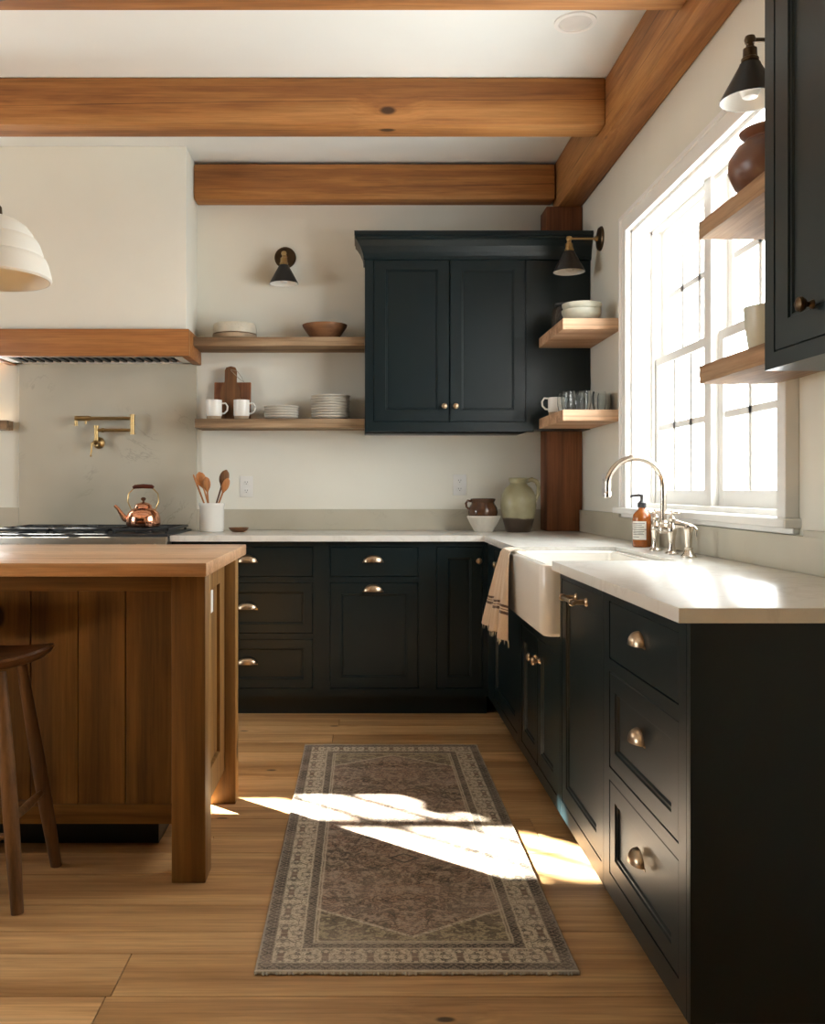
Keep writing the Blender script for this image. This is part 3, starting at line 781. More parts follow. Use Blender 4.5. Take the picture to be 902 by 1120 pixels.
# ================================================================ range
rg = thing('kitchen_range', 'stainless gas range with black cast iron grates behind the island', 'range', (-1.43, 4.93, 0))
def rb(bm, x0, x1, y0, y1, z0, z1, bev=0.0): box(bm, x0 + 1.43, x1 + 1.43, y0 - 4.93, y1 - 4.93, z0, z1, bev)
bm = B(); rb(bm, -1.895, -0.972, 4.64, 5.245, 0.12, 0.90, 0.003)
for sx in (-1.87, -1.0):
    for sy in (4.70, 5.2): lathe(bm, [(0.02, 0), (0.016, 0.12)], c=(sx + 1.43, sy - 4.93, 0), seg=12)
obj('oven_body', bm, 'steel', rg)
bm = B(); rb(bm, -1.895, -0.972, 4.575, 4.66, 0.81, 0.915, 0.008); obj('control_panel', bm, 'steel', rg)
bm = B(); rb(bm, -1.895, -0.972, 4.60, 5.245, 0.902, 0.928, 0.004); obj('cooktop', bm, 'iron', rg)
for q in range(3):
    bm = B(); gx0 = -1.885 + q * 0.303; gx1 = gx0 + 0.297; gz = 0.955
    for a in (gx0, gx1 - 0.012): rb(bm, a, a + 0.012, 4.66, 5.19, gz - 0.014, gz, 0.002)
    for b in (4.66, 4.90, 5.178): rb(bm, gx0, gx1, b, b + 0.012, gz - 0.014, gz, 0.002)
    for b in (4.76, 5.04):
        cx_ = (gx0 + gx1) / 2
        for k in range(4):
            a = pi / 4 + k * pi / 2
            tube(bm, [(cx_ + 1.43 + cos(a) * 0.03, b - 4.93 + sin(a) * 0.03, gz - 0.006), (cx_ + 1.43 + cos(a) * 0.14, b - 4.93 + sin(a) * 0.13, gz - 0.006)], 0.006, 6)
    for a in (gx0 + .01, gx1 - .02):
        for b in (4.665, 5.17): rb(bm, a, a + 0.012, b, b + 0.012, 0.927, gz - 0.01)
    obj('grate', bm, 'iron', rg)
    for b in (4.76, 5.04):
        obj('burner', lathe(B(), [(0.045, 0), (0.045, 0.008), (0.03, 0.010), (0.03, 0.016), (0.001, 0.017)], c=((gx0 + gx1) / 2 + 1.43, b - 4.93, 0.9275), seg=20), 'iron', rg)
for u in (2, 20.6, 40, 130, 150, 168.6):
    kx = (u - 395) * 4.56 / 1000 + 1.43
    bm = lathe(B(), [(0.020, 0), (0.020, 0.006), (0.015, 0.010), (0.014, 0.03), (0.001, 0.031)], seg=20, mat=Matrix.Translation((kx, 4.575 - 4.93, 0.862)) @ R90)
    obj('control_knob', bm, 'nickel', rg)
bm = tube(B(), [(-0.42, -0.37, 0.74), (0.42, -0.37, 0.74)], 0.012)
for s in (-0.4, 0.4): tube(bm, [(s, -0.28, 0.74), (s, -0.37, 0.74)], 0.01)
obj('oven_handle', bm, 'steel', rg)
bm = B(); box(bm, -0.44, 0.44, -0.305, -0.285, 0.2, 0.79, 0.004); obj('oven_door', bm, 'steel', rg)

# pot filler
pf = thing('pot_filler', 'jointed brass pot filler on the stone slab above the range', 'pot filler', (-1.505, YB - 0.02, 1.42))
bm = lathe(B(), [(0.034, 0), (0.034, 0.006), (0.024, 0.010), (0.016, 0.016), (0.014, 0.07)], seg=24, mat=R90)
obj('wall_flange', bm, 'brass', pf)
bm = tube(B(), [(0, -0.055, -0.02), (0, -0.055, 0.09)], 0.012); tube(bm, [(0, -0.055, 0.083), (0, -0.055, 0.096)], 0.016)
obj('valve', bm, 'brass', pf)
bm = tube(B(), [(-0.004, -0.075, 0.0), (-0.016, -0.085, -0.005), (-0.022, -0.085, -0.075)], [0.009, 0.007, 0.004]); lathe(bm, [(0.004, 0), (0.007, 0.004), (0.004, 0.01)], c=(-0.022, -0.085, -0.082), seg=10); obj('lever', bm, 'brass', pf)
bm = tube(B(), [(0, -0.055, 0.07), (0.20, -0.055, 0.07)], 0.0095); tube(bm, [(0.03, -0.055, 0.07), (0.045, -0.055, 0.07)], 0.013); obj('lower_arm', bm, 'brass', pf)
bm = tube(B(), [(0.205, -0.055, 0.048), (0.205, -0.055, 0.158)], 0.0125)
for zz in (0.05, 0.10, 0.155): tube(bm, [(0.205, -0.055, zz - 0.004), (0.205, -0.055, zz + 0.004)], 0.0155)
obj('elbow', bm, 'brass', pf)
bm = tube(B(), [(0.205, -0.055, 0.137), (-0.03, -0.055, 0.137)], 0.0095); tube(bm, [(-0.03, -0.055, 0.137), (-0.045, -0.055, 0.137), (-0.12, -0.055, 0.137)], [0.012, 0.015, 0.015]); obj('upper_arm', bm, 'brass', pf)
bm = tube(B(), [(-0.114, -0.055, 0.15), (-0.114, -0.055, 0.095)], 0.010); obj('spout', bm, 'brass', pf)
obj('spout_valve', tube(B(), [(-0.06, -0.055, 0.13), (-0.06, -0.055, 0.105)], 0.006), 'brass', pf)

# kettle
kt = thing('kettle', 'round copper kettle with a dark grip standing on the range', 'kettle', (-1.158, 4.86, 0.9555))
obj('body', lathe(B(), [(0.075, 0), (0.086, 0.004), (0.09, 0.02), (0.088, 0.05), (0.08, 0.075), (0.06, 0.093), (0.046, 0.100), (0.044, 0.106), (0.045, 0.109)], seg=40), 'copper', kt)
bm = tube(B(), [(-0.075, 0, 0.035), (-0.10, 0, 0.045), (-0.118, 0, 0.07), (-0.135, 0, 0.095), (-0.152, 0, 0.112)], [0.02, 0.017, 0.012, 0.009, 0.008], 14); obj('spout', bm, 'copper', kt)
ld = obj('lid', lathe(B(), [(0.046, 0.107), (0.044, 0.113), (0.03, 0.124), (0.012, 0.13), (0.001, 0.131)], seg=32), 'copper', kt)
obj('lid_knob', lathe(B(), [(0.006, 0.13), (0.006, 0.137), (0.013, 0.143), (0.014, 0.150), (0.008, 0.156), (0.001, 0.157)], seg=18), 'darkcopper', ld)
bm = tube(B(), [(-0.062, 0, 0.088), (-0.082, 0, 0.13), (-0.078, 0, 0.175), (-0.045, 0, 0.21), (0, 0, 0.215), (0.045, 0, 0.21), (0.078, 0, 0.175), (0.082, 0, 0.13), (0.062, 0, 0.088)], 0.0035, 8); hd = obj('handle', bm, 'brass', kt)
obj('grip', tube(B(), [(-0.055, 0, 0.207), (-0.045, 0, 0.212), (0, 0, 0.215), (0.045, 0, 0.212), (0.055, 0, 0.207)], [0.008, 0.011, 0.012, 0.011, 0.008], 14), 'grip', hd)

# crock and utensils
def hollow(prof, t=0.005):
    """closed cup profile from outer (r,z) list bottom->top with wall thickness t"""
    inner = [(max(r - t, 0.0005), z) for r, z in reversed(prof)]
    inner = [p for p in inner if p[1] > prof[0][1] + t] + [(max(prof[0][0] - t, 0.0005), prof[0][1] + t), (0.0006, prof[0][1] + t)]
    return [(0.0006, prof[0][1])] + prof + inner
KX, KY = -0.822, 5.03
single('utensil_crock', lathe(B(), hollow([(0.062, 0), (0.066, 0.003), (0.068, 0.02), (0.067, 0.13), (0.069, 0.14), (0.071, 0.15), (0.069, 0.158)], 0.006), seg=40), 'ceramic', 'white ceramic crock holding wooden spoons on the back worktop', 'crock', (KX, KY, 0.9205))
def spoon(base, top, rb, label, mat='spoon', thin=False, d=1.0):
    base, top = Vector(base), Vector(top); ax = (top - base); L = ax.length
    bm = B()
    n = 28
    pts = [base + ax * (i / n) for i in range(n + 1)]
    rad = []
    for i in range(n + 1):
        s = i / n
        if s < 0.74: r_ = 0.0055 - 0.001 * s
        else:
            q = (s - 0.74) / 0.26; r_ = 0.005 + (rb - 0.005) * sin(pi * min(q * 1.0, 1)) ** 0.6 if not thin else 0.005
            if q >= 0.999: r_ = 0.003
        rad.append(r_)
    tube(bm, [p - base for p in pts], rad, 14, flat=0.45, wide=(1, 0.15, 0))
    return single('wooden_spoon', bm, mat, label, 'spoon', base, 0, 'wooden spoons in the white crock')
zb = 0.9205 + 0.012
spoon((KX + 0.012, KY, zb), (KX - 0.100, KY - 0.010, 1.235), 0.006, 'thin wooden utensil leaning furthest left in the white crock', thin=True)
spoon((KX + 0.020, KY + 0.012, zb), (KX - 0.074, KY + 0.018, 1.250), 0.029, 'broad wooden spoon second from left in the white crock')
spoon((KX - 0.005, KY - 0.022, zb), (KX - 0.025, KY - 0.034, 1.222), 0.021, 'short wooden spoon near the middle of the white crock')
spoon((KX - 0.020, KY + 0.016, zb), (KX + 0.078, KY + 0.02, 1.262), 0.027, 'tallest wooden spoon, dark, on the right of the white crock', 'board')
spoon((KX - 0.015, KY - 0.012, zb), (KX + 0.093, KY - 0.02, 1.215), 0.020, 'small wooden spoon leaning furthest right in the white crock')
single('small_dish', lathe(B(), hollow([(0.030, 0), (0.045, 0.008), (0.054, 0.020), (0.055, 0.024)], 0.004), seg=32), 'bowlwood', 'small shallow wooden dish on the back worktop right of the crock', 'dish', (-0.673, 5.02, 0.9205))

# outlets
def outlet(loc, rz, label, w=0.075, h=0.12):
    t_ = thing('wall_outlet', label, 'outlet', loc, rz, 'outlets')
    obj('cover_plate', box(B(), -w / 2, w / 2, -0.006, 0, -h / 2, h / 2, 0.002), 'outlet', t_)
    for s in (-1, 1):
        f = obj('socket', box(B(), -0.017, 0.017, -0.0075, -0.0055, s * 0.024 - 0.014, s * 0.024 + 0.014, 0.001), 'outlet', t_)
        bm = B(); box(bm, -0.008, -0.0055, -0.0082, -0.0072, s * 0.024 - 0.002, s * 0.024 + 0.006); box(bm, 0.0055, 0.008, -0.0082, -0.0072, s * 0.024 - 0.002, s * 0.024 + 0.006); lathe(bm, [(0.0025, 0), (0.0025, 0.001)], seg=8, mat=Matrix.Translation((0, -0.0072, s * 0.024 - 0.008)) @ R90)
        obj('socket_slots', bm, 'slot', f)
    return t_
outlet((X(269.5, YB), YB, 1.170), 0, 'white double outlet on the back wall beside the crock')
outlet((X(502.5, YB), YB, 1.180), 0, 'white double outlet on the back wall left of the brown pot')
outlet((XW, 4.64, 1.175), -pi / 2, 'white outlet seen edge-on on the right wall behind the faucet')

# brown pot in cream bowl, stoneware jug
single('cream_bowl', lathe(B(), hollow([(0.050, 0), (0.052, 0.004), (0.07, 0.035), (0.088, 0.072), (0.092, 0.082), (0.09, 0.088)], 0.005), seg=40), 'plate', 'cream bowl under the brown pot in the worktop corner', 'bowl', (0.676, 5.05, 0.9205))
bp = thing('brown_pot', 'small glossy brown pot sitting in a cream bowl in the corner', 'pot', (0.672, 5.05, 0.9275))
obj('body', lathe(B(), hollow([(0.045, 0), (0.050, 0.004), (0.062, 0.04), (0.078, 0.078), (0.082, 0.10), (0.078, 0.125), (0.066, 0.145), (0.062, 0.155), (0.068, 0.166), (0.070, 0.172), (0.066, 0.176)], 0.005), seg=40), 'browngl', bp)
obj('handle', tube(B(), [(-0.062, 0, 0.160), (-0.085, -0.01, 0.165), (-0.095, -0.012, 0.15), (-0.092, -0.012, 0.13), (-0.078, -0.008, 0.118)], [0.006, 0.007, 0.007, 0.006, 0.006], 10), 'browngl', bp)
jg = thing('stoneware_jug', 'large pale green stoneware jug with a brown foot by the corner post', 'jug', (0.862, 5.02, 0.9205))
obj('body', lathe(B(), hollow([(0.062, 0), (0.068, 0.005), (0.075, 0.03), (0.092, 0.09), (0.099, 0.15), (0.094, 0.20), (0.072, 0.24), (0.050, 0.258), (0.046, 0.268), (0.050, 0.280), (0.054, 0.288), (0.052, 0.295), (0.048, 0.298)], 0.006), seg=48), 'jug', jg)
obj('handle', tube(B(), [(0.044, 0, 0.278), (0.075, 0, 0.288), (0.100, 0, 0.276), (0.112, 0, 0.245), (0.108, 0, 0.205), (0.092, 0, 0.175)], [0.009, 0.010, 0.010, 0.009, 0.008, 0.007], 12, flat=1.3), 'jug', jg)

# ================================================================ items on the left shelves
zs_u, zs_l = 1.9915, 1.5425
single('clay_dish', lathe(B(), hollow([(0.112, 0), (0.120, 0.003), (0.123, 0.014), (0.124, 0.026)], 0.006), seg=48), 'clay', 'flat brown clay dish on the upper left shelf, under a pale one', 'dish', (-0.711, 5.14, zs_u), 0)
single('speckled_bowl', lathe(B(), hollow([(0.110, 0), (0.122, 0.004), (0.123, 0.03), (0.120, 0.050), (0.116, 0.060)], 0.006), seg=48), 'speckle', 'pale grey speckled dish stacked on the brown one, upper left shelf', 'dish', (-0.711, 5.14, zs_u + 0.027), 0)
single('wooden_bowl', lathe(B(), hollow([(0.070, 0), (0.074, 0.004), (0.10, 0.04), (0.122, 0.072), (0.126, 0.084)], 0.006), seg=48), 'bowlwood', 'brown wooden bowl alone at the right of the upper left shelf', 'bowl', (-0.205, 5.14, zs_u))
# boards leaning on the wall
bm = B(); box(bm, -0.105, 0.105, -0.009, 0.009, 0, 0.225, 0.004)
o = single('cutting_board', bm, 'boardred', 'square reddish cutting board leaning behind the mugs', 'cutting board', (-0.735, 5.205, zs_l)); o.rotation_euler = (radians(-8), 0, 0)
pb = thing('paddle_board', 'dark paddle board with a long handle leaning behind the mugs', 'cutting board', (-0.742, 5.165, zs_l)); pb.rotation_euler = (radians(-9), 0, 0)
bm = B()
out = [(-0.055, 0), (0.055, 0), (0.055, 0.165), (0.048, 0.195), (0.034, 0.225), (0.034, 0.290), (0.026, 0.308), (0, 0.315), (-0.026, 0.308), (-0.034, 0.290), (-0.034, 0.225), (-0.048, 0.195), (-0.055, 0.165)]
prism(bm, out, -0.009, 0.009); bmesh.ops.rotate(bm, verts=bm.verts, cent=(0, 0, 0), matrix=Matrix.Rotation(pi / 2, 3, 'X'))
obj('board', bm, 'board', pb, smooth=False)
obj('hanging_cord', tube(B(), [(0.0, -0.011, 0.295), (0.038, -0.010, 0.285), (0.062, -0.004, 0.25), (0.075, 0.0, 0.225), (0.05, -0.010, 0.24), (0.0, -0.012, 0.29)], 0.0018, 6), 'cord', pb)
def mug(loc, rz, label, r=0.044, h=0.090):
    t_ = thing('mug', label, 'mug', loc, rz, 'white mugs on the lower left shelf')
    obj('body', lathe(B(), hollow([(r * 0.93, 0.0), (r, 0.006), (r, h * 0.5), (r * 1.01, h)], 0.0035), c=(0, 0, 0.017), seg=36), 'ceramic', t_)
    obj('foot', lathe(B(), [(r * 0.86, 0), (r * 0.92, 0.004), (r * 0.93, 0.0175)], seg=36), 'clay', t_)
    obj('handle', tube(B(), [(r - 0.002, 0, 0.088), (r + 0.020, 0, 0.090), (r + 0.031, 0, 0.072), (r + 0.029, 0, 0.05), (r + 0.014, 0, 0.034), (r - 0.003, 0, 0.032)], 0.005, 10), 'ceramic', t_)
    return t_
m1 = mug((-0.818, 5.08, zs_l), 0, 'left white mug with a bare clay foot on the lower left shelf')
copy_thing(m1, (-0.665, 5.08, zs_l), 'right white mug with a bare clay foot, before the paddle board')
def plate_bm(r, h=0.016):
    return lathe(B(), [(0.0006, 0), (r * 0.55, 0), (r * 0.6, 0.003), (r * 0.93, h * 0.6), (r, h), (r * 0.985, h + 0.003), (r * 0.9, h * 0.6 + 0.004), (r * 0.58, 0.007), (0.0006, 0.006)], seg=44, cap0=False, cap1=False)
pos = ['bottom', 'second', 'third', 'fourth', 'fifth', 'sixth', 'seventh', 'eighth', 'ninth']
def plates(x, y, z, r, n, step, where, group, mat):
    base = None
    for k in range(n):
        lab = ('bottom plate of ' if k == 0 else 'top plate of ' if k == n - 1 else '%s plate from the bottom of ' % pos[k]) + where
        if base is None:
            o = single('plate', plate_bm(r), mat, lab, 'plate', (x, y, z), 0, group); base = o
        else:
            o = base.copy(); COL.objects.link(o); o.location = (x + random.uniform(-.002, .002), y + random.uniform(-.002, .002), z + k * step); o['label'] = lab
plates(-0.447, 5.12, zs_l, 0.098, 5, 0.0142, 'the low plate stack on the lower left shelf', 'plates in the low stack', 'plate')
plates(-0.172, 5.12, zs_l, 0.110, 9, 0.0144, 'the tall plate stack beside the back cabinet', 'plates in the tall stack', 'plate')

# ================================================================ items on the corner shelves
zcu, zcl = 1.9665, 1.5325
bbase = single('stoneware_bowl', lathe(B(), hollow([(0.050, 0), (0.056, 0.003), (0.085, 0.028), (0.094, 0.048), (0.095, 0.060)], 0.005), seg=44), 'celadon', 'lower pale bowl of the pair on the upper corner shelf', 'bowl', (1.075, 4.47, zcu), 0, 'pale bowls on the upper corner shelf')
o = bbase.copy(); COL.objects.link(o); o.location = (1.078, 4.472, zcu + 0.032); o['label'] = 'upper pale bowl nested in the pair on the upper corner shelf'
jr = thing('glass_jar', 'dark smoky glass jar behind the pale bowls on the corner shelf', 'jar', (1.045, 4.70, zcu))
obj('body', lathe(B(), hollow([(0.062, 0), (0.066, 0.01), (0.066, 0.09), (0.058, 0.115), (0.046, 0.125)], 0.004), seg=36), 'darkglass', jr)
obj('lid', lathe(B(), [(0.047, 0.125), (0.05, 0.128), (0.05, 0.14), (0.001, 0.142)], seg=30), 'blackplastic', jr)
cm = mug((1.000, 4.70, zcl), pi, 'white mug behind the drinking glasses on the lower corner shelf', 0.040, 0.075)
cm.name = 'mug'; cm['group'] = 'mug on the lower corner shelf'
gb = lathe(B(), hollow([(0.024, 0), (0.027, 0.004), (0.034, 0.04), (0.034, 0.07), (0.030, 0.094)], 0.0014), seg=28)
g0 = None
for (gx, gy, lb) in ((1.000, 4.42, 'leftmost drinking glass at the edge of the lower corner shelf'), (1.003, 4.52, 'drinking glass behind the leftmost one on the lower corner shelf'), (1.075, 4.41, 'front drinking glass, second from left, on the lower corner shelf'), (1.078, 4.52, 'drinking glass in the rear middle of the lower corner shelf'), (1.150, 4.42, 'drinking glass in front nearest the right wall, lower corner shelf'), (1.195, 4.50, 'drinking glass touching the right wall on the lower corner shelf')):
    if g0 is None: g0 = o = single('drinking_glass', gb, 'glass', lb, 'glass', (gx, gy, zcl), 0, 'drinking glasses on the lower corner shelf')
    else: o = g0.copy(); COL.objects.link(o); o.location = (gx, gy, zcl); o['label'] = lb
# near shelves
single('terracotta_pot', lathe(B(), hollow([(0.055, 0), (0.062, 0.004), (0.092, 0.035), (0.108, 0.075), (0.106, 0.105), (0.085, 0.138), (0.066, 0.150), (0.064, 0.158), (0.078, 0.172), (0.080, 0.177), (0.076, 0.180)], 0.006), seg=44), 'terra', 'round dark terracotta pot on the upper shelf by the window', 'pot', (1.085, 2.42, 1.9225))
single('tumbler', lathe(B(), hollow([(0.042, 0), (0.045, 0.004), (0.053, 0.06), (0.056, 0.105)], 0.005), seg=36), 'celadon', 'tall pale ceramic tumbler on the lower shelf by the window', 'cup', (1.025, 2.31, 1.5075))

# ================================================================ wall lamps
def sconce(loc, rz, arm, label, met='brass'):
    t_ = thing('wall_sconce', label, 'wall lamp', loc, rz, 'black cone wall lamps')
    obj('backplate', lathe(B(), [(0.062, 0), (0.062, 0.006), (0.055, 0.014), (0.03, 0.018), (0.001, 0.019)], seg=36, mat=R90), 'bronze', t_)
    bm = tube(B(), [(0, -0.015, 0), (0, -arm, 0)], 0.006, 12)
    tube(bm, [(0, -0.015, 0), (0, -0.032, 0)], 0.013, 14); lathe(bm, [(0.001, -0.014), (0.013, -0.010), (0.016, 0.0), (0.013, 0.010), (0.001, 0.014)], c=(0, -arm, 0), seg=18)
    a_ = obj('arm', bm, met, t_)
    obj('socket', lathe(B(), [(0.010, -0.010), (0.012, -0.022), (0.019, -0.026), (0.020, -0.050), (0.024, -0.054), (0.024, -0.062), (0.020, -0.066), (0.028, -0.072)], c=(0, -arm, 0), seg=24), met, t_)
    obj('lamp_shade', lathe(B(), [(0.024, -0.066), (0.028, -0.068), (0.030, -0.074), (0.080, -0.166), (0.082, -0.172), (0.080, -0.172)], c=(0, -arm, 0), seg=44, cap0=True, cap1=False), 'black', t_)
    obj('shade_lining', lathe(B(), [(0.0800, -0.1719), (0.0775, -0.166), (0.028, -0.077), (0.001, -0.0765)], c=(0, -arm, 0), seg=44, cap0=False, cap1=False), 'ceramic', t_)
    obj('bulb', lathe(B(), [(0.012, -0.078), (0.013, -0.10), (0.026, -0.125), (0.029, -0.145), (0.02, -0.163), (0.001, -0.170)], c=(0, -arm, 0), seg=20), 'outlet', t_)
    return t_
sconce((X(312, YB), YB, 2.488), 0, 0.10, 'black cone wall lamp above the left shelves on the back wall')
sconce((XW, 4.71, 2.445), -pi / 2, 0.165, 'black cone wall lamp over the corner shelves, reaching from the right wall')
sconce((XW, 2.60, 2.430), -pi / 2, 0.130, 'black cone wall lamp above the window beside the near cabinet', 'bronze')

# pendant
pd = thing('pendant_lamp', 'white ribbed dome pendant lamp hanging over the island at the left edge', 'pendant lamp', (-1.215, 3.0, 1.84))
P = [(0.186, 0.0), (0.191, 0.006), (0.189, 0.022), (0.180, 0.056), (0.173, 0.072), (0.164, 0.078), (0.164, 0.090), (0.154, 0.118), (0.145, 0.134), (0.135, 0.139), (0.132, 0.152), (0.114, 0.176), (0.088, 0.194), (0.058, 0.206), (0.035, 0.212)]
P = P + [(r - 0.006 if r > 0.04 else r * 0.8, z - 0.006) for r, z in reversed(P[1:])] + [(0.183, 0.0)]
obj('lamp_shade', lathe(B(), P, seg=64, cap0=False, cap1=False), 'shade', pd)
obj('canopy_cap', lathe(B(), [(0.036, 0.208), (0.034, 0.24), (0.02, 0.255), (0.008, 0.275)], seg=24), 'bronze', pd)
obj('cord', tube(B(), [(0, 0, 0.27), (0, 0, ZC - 1.84 - 0.02)], 0.003, 8), 'black', pd)
obj('ceiling_rose', lathe(B(), [(0.055, ZC - 1.84 - 0.211), (0.055, ZC - 1.84 - 0.228)], seg=24), 'bronze', pd)
obj('bulb', lathe(B(), [(0.014, 0.20), (0.015, 0.16), (0.032, 0.125), (0.036, 0.10), (0.025, 0.075), (0.001, 0.065)], seg=20), 'outlet', pd)

# ================================================================ faucet, soap
FXc, FYc = 1.115, 3.375
ft_ = thing('bridge_faucet', 'nickel bridge faucet with a tall gooseneck spout behind the sink', 'faucet', (FXc, FYc, 0.9205))
bm = B(); pts = [(0, 0, 0.10), (0, 0, 0.235)] + arcpts((-0.103, 0, 0.245), 0.103, 0, pi, 20) + [(-0.206, 0, 0.222)]
tube(bm, pts, 0.0115, 16)
obj('spout', bm, 'nickel', ft_)
obj('aerator', lathe(B(), [(0.0125, 0.024), (0.014, 0.018), (0.014, 0.004), (0.011, 0.0)], c=(-0.206, 0, 0.200), seg=20), 'nickel', ft_)
bm = tube(B(), [(0, -0.095, 0.085), (0, 0.095, 0.085)], 0.0115); lathe(bm, [(0.013, 0.07), (0.019, 0.078), (0.019, 0.098), (0.015, 0.104), (0.017, 0.110), (0.013, 0.118)], seg=20)
obj('bridge', bm, 'nickel', ft_)
for s in (-1, 1):
    bm = lathe(B(), [(0.024, 0), (0.024, 0.004), (0.015, 0.010), (0.011, 0.03), (0.012, 0.05), (0.013, 0.065), (0.016, 0.074), (0.016, 0.096), (0.011, 0.104), (0.009, 0.120), (0.012, 0.126), (0.007, 0.134), (0.006, 0.142)], c=(0, s * 0.092, 0), seg=24)
    v_ = obj('valve', bm, 'nickel', ft_)
    bm = B()
    for a in (0.4, 0.4 + pi / 2):
        tube(bm, [(-0.030 * cos(a), s * 0.092 - 0.030 * sin(a), 0.147), (0.030 * cos(a), s * 0.092 + 0.030 * sin(a), 0.147)], 0.0042, 10)
        for q in (-1, 1): lathe(bm, [(0.001, -0.006), (0.006, 0), (0.001, 0.006)], c=(q * 0.031 * cos(a), s * 0.092 + q * 0.031 * sin(a), 0.147), seg=10)
    lathe(bm, [(0.008, 0.14), (0.010, 0.147), (0.006, 0.155), (0.001, 0.158)], c=(0, s * 0.092, 0), seg=14)
    obj('cross_handle', bm, 'nickel', v_)
sp = thing('side_sprayer', 'nickel side sprayer standing nearest beside the bridge faucet', 'sprayer', (1.115, 3.115, 0.9205))
obj('base', lathe(B(), [(0.026, 0), (0.026, 0.005), (0.019, 0.012), (0.013, 0.026), (0.015, 0.034)], seg=24), 'nickel', sp)
obj('body', lathe(B(), [(0.010, 0.033), (0.012, 0.05), (0.014, 0.085), (0.016, 0.092), (0.016, 0.108), (0.010, 0.114)], seg=20), 'nickel', sp)
obj('nozzle', tube(B(), [(0.0, 0, 0.104), (-0.018, 0.012, 0.110), (-0.034, 0.024, 0.112), (-0.038, 0.026, 0.112)], [0.012, 0.011, 0.015, 0.014], 14), 'nickel', sp)
obj('trigger', tube(B(), [(0.012, -0.006, 0.108), (0.022, -0.014, 0.095), (0.022, -0.014, 0.06)], [0.004, 0.004, 0.003], 8), 'nickel', sp)

sb = thing('soap_bottle', 'amber soap bottle with a black pump beside the faucet', 'soap bottle', (1.135, 3.70, 0.9205), radians(-12))
obj('bottle', lathe(B(), [(0.034, 0), (0.037, 0.004), (0.037, 0.115), (0.034, 0.130), (0.024, 0.143), (0.014, 0.152), (0.013, 0.162)], seg=36), 'amberfill', sb)
obj('collar', lathe(B(), [(0.016, 0.160), (0.017, 0.162), (0.017, 0.178), (0.010, 0.182), (0.006, 0.19), (0.005, 0.205)], seg=20), 'blackplastic', sb)
obj('pump', tube(B(), [(0, 0, 0.195), (0, 0, 0.206), (-0.012, 0, 0.209), (-0.040, 0, 0.205), (-0.043, 0, 0.199)], [0.007, 0.008, 0.006, 0.005, 0.004], 10), 'blackplastic', sb)
def wrap(r, a0, a1, z0, z1, n=20):
    bm = B(); A = []; 
    for k in range(n + 1):
        a = a0 + (a1 - a0) * k / n; A.append((bm.verts.new((r * cos(a), r * sin(a), z0)), bm.verts.new((r * cos(a), r * sin(a), z1))))
    for a, b in zip(A, A[1:]): bm.faces.new((a[0], b[0], b[1], a[1]))
    return bm
ca = radians(-100)
lb_ = obj('label', wrap(0.0374, ca - 1.15, ca + 0.55, 0.030, 0.104), 'label', sb)
bm = wrap(0.0377, ca - 1.15, ca + 0.55, 0.070, 0.0725)
for q, (z_, aa, bb) in enumerate(((0.094, -1.0, 0.4), (0.088, -1.0, 0.1), (0.080, -1.0, 0.3), (0.062, -1.0, 0.35), (0.056, -1.0, 0.2), (0.050, -1.0, 0.3), (0.040, -1.0, -0.2))):
    b_ = wrap(0.0377, ca + aa, ca + bb, z_, z_ + 0.0022, 10); me_ = bpy.data.meshes.new('tmp'); b_.to_mesh(me_); bm.from_mesh(me_); b_.free()
obj('printed_lines', bm, 'ink', lb_)

# ================================================================ island
isl = thing('kitchen_island', 'oak kitchen island with a pale butcher block top at the left', 'island', (-0.46, 2.67, 0))
IX = 0.46
def ib(bm, x0, x1, y0, y1, z0, z1, bev=0.0, seg=2): box(bm, x0 + IX, x1 + IX, y0 - 2.67, y1 - 2.67, z0, z1, bev, seg)
ILX = -2.25
bm = B(); ib(bm, ILX - 0.05, -0.443, 2.615, 3.52, 0.902, 0.941, 0.003); obj('island_top', bm, 'top', isl)
for (x0, x1, y0, y1) in ((-0.555, -0.4555, 2.674, 2.774), (-0.555, -0.460, 3.345, 3.42), (ILX, ILX + 0.1, 2.674, 2.774), (ILX, ILX + 0.1, 3.345, 3.445)):
    bm = B(); ib(bm, x0, x1, y0, y1, 0.0, 0.9015, 0.003); obj('leg', bm, 'island', isl)
PY = 2.90
# boarded front, recessed behind the legs
bm = B(); xx = -0.60; k = 0
edges = [-0.597]
while edges[-1] > ILX + 0.1: edges.append(max(edges[-1] - 0.1505, ILX + 0.1))
for a, b in zip(edges, edges[1:]): ib(bm, b + 0.0012, a - 0.0012, PY, PY + 0.02, 0.150, 0.84, 0.002, 1)
ib(bm, ILX + 0.1, -0.56, PY + 0.018, PY + 0.03, 0.14, 0.85)
obj('front_boards', bm, 'island', isl)
bm = B(); ib(bm, ILX + 0.1, -0.556, PY - 0.012, PY + 0.015, 0.095, 0.155, 0.002); ib(bm, ILX + 0.1, -0.556, PY - 0.012, PY + 0.015, 0.83, 0.901, 0.002); obj('front_rail', bm, 'islandX', isl)
bm = B(); ib(bm, -0.598, -0.556, PY - 0.008, PY + 0.015, 0.155, 0.83, 0.002); obj('front_stile', bm, 'island', isl)
# carcass floor/back so that it reads solid
bm = B(); ib(bm, ILX + 0.1, -0.523, PY + 0.03, 3.40, 0.12, 0.90); obj('carcass', bm, 'island', isl, smooth=False)
bm = B(); ib(bm, ILX + 0.2, -0.66, 2.98, 3.33, 0.0, 0.121); obj('shade_block', bm, 'navy', isl, smooth=False)  # dark block added to stop light and deepen the shade under the island
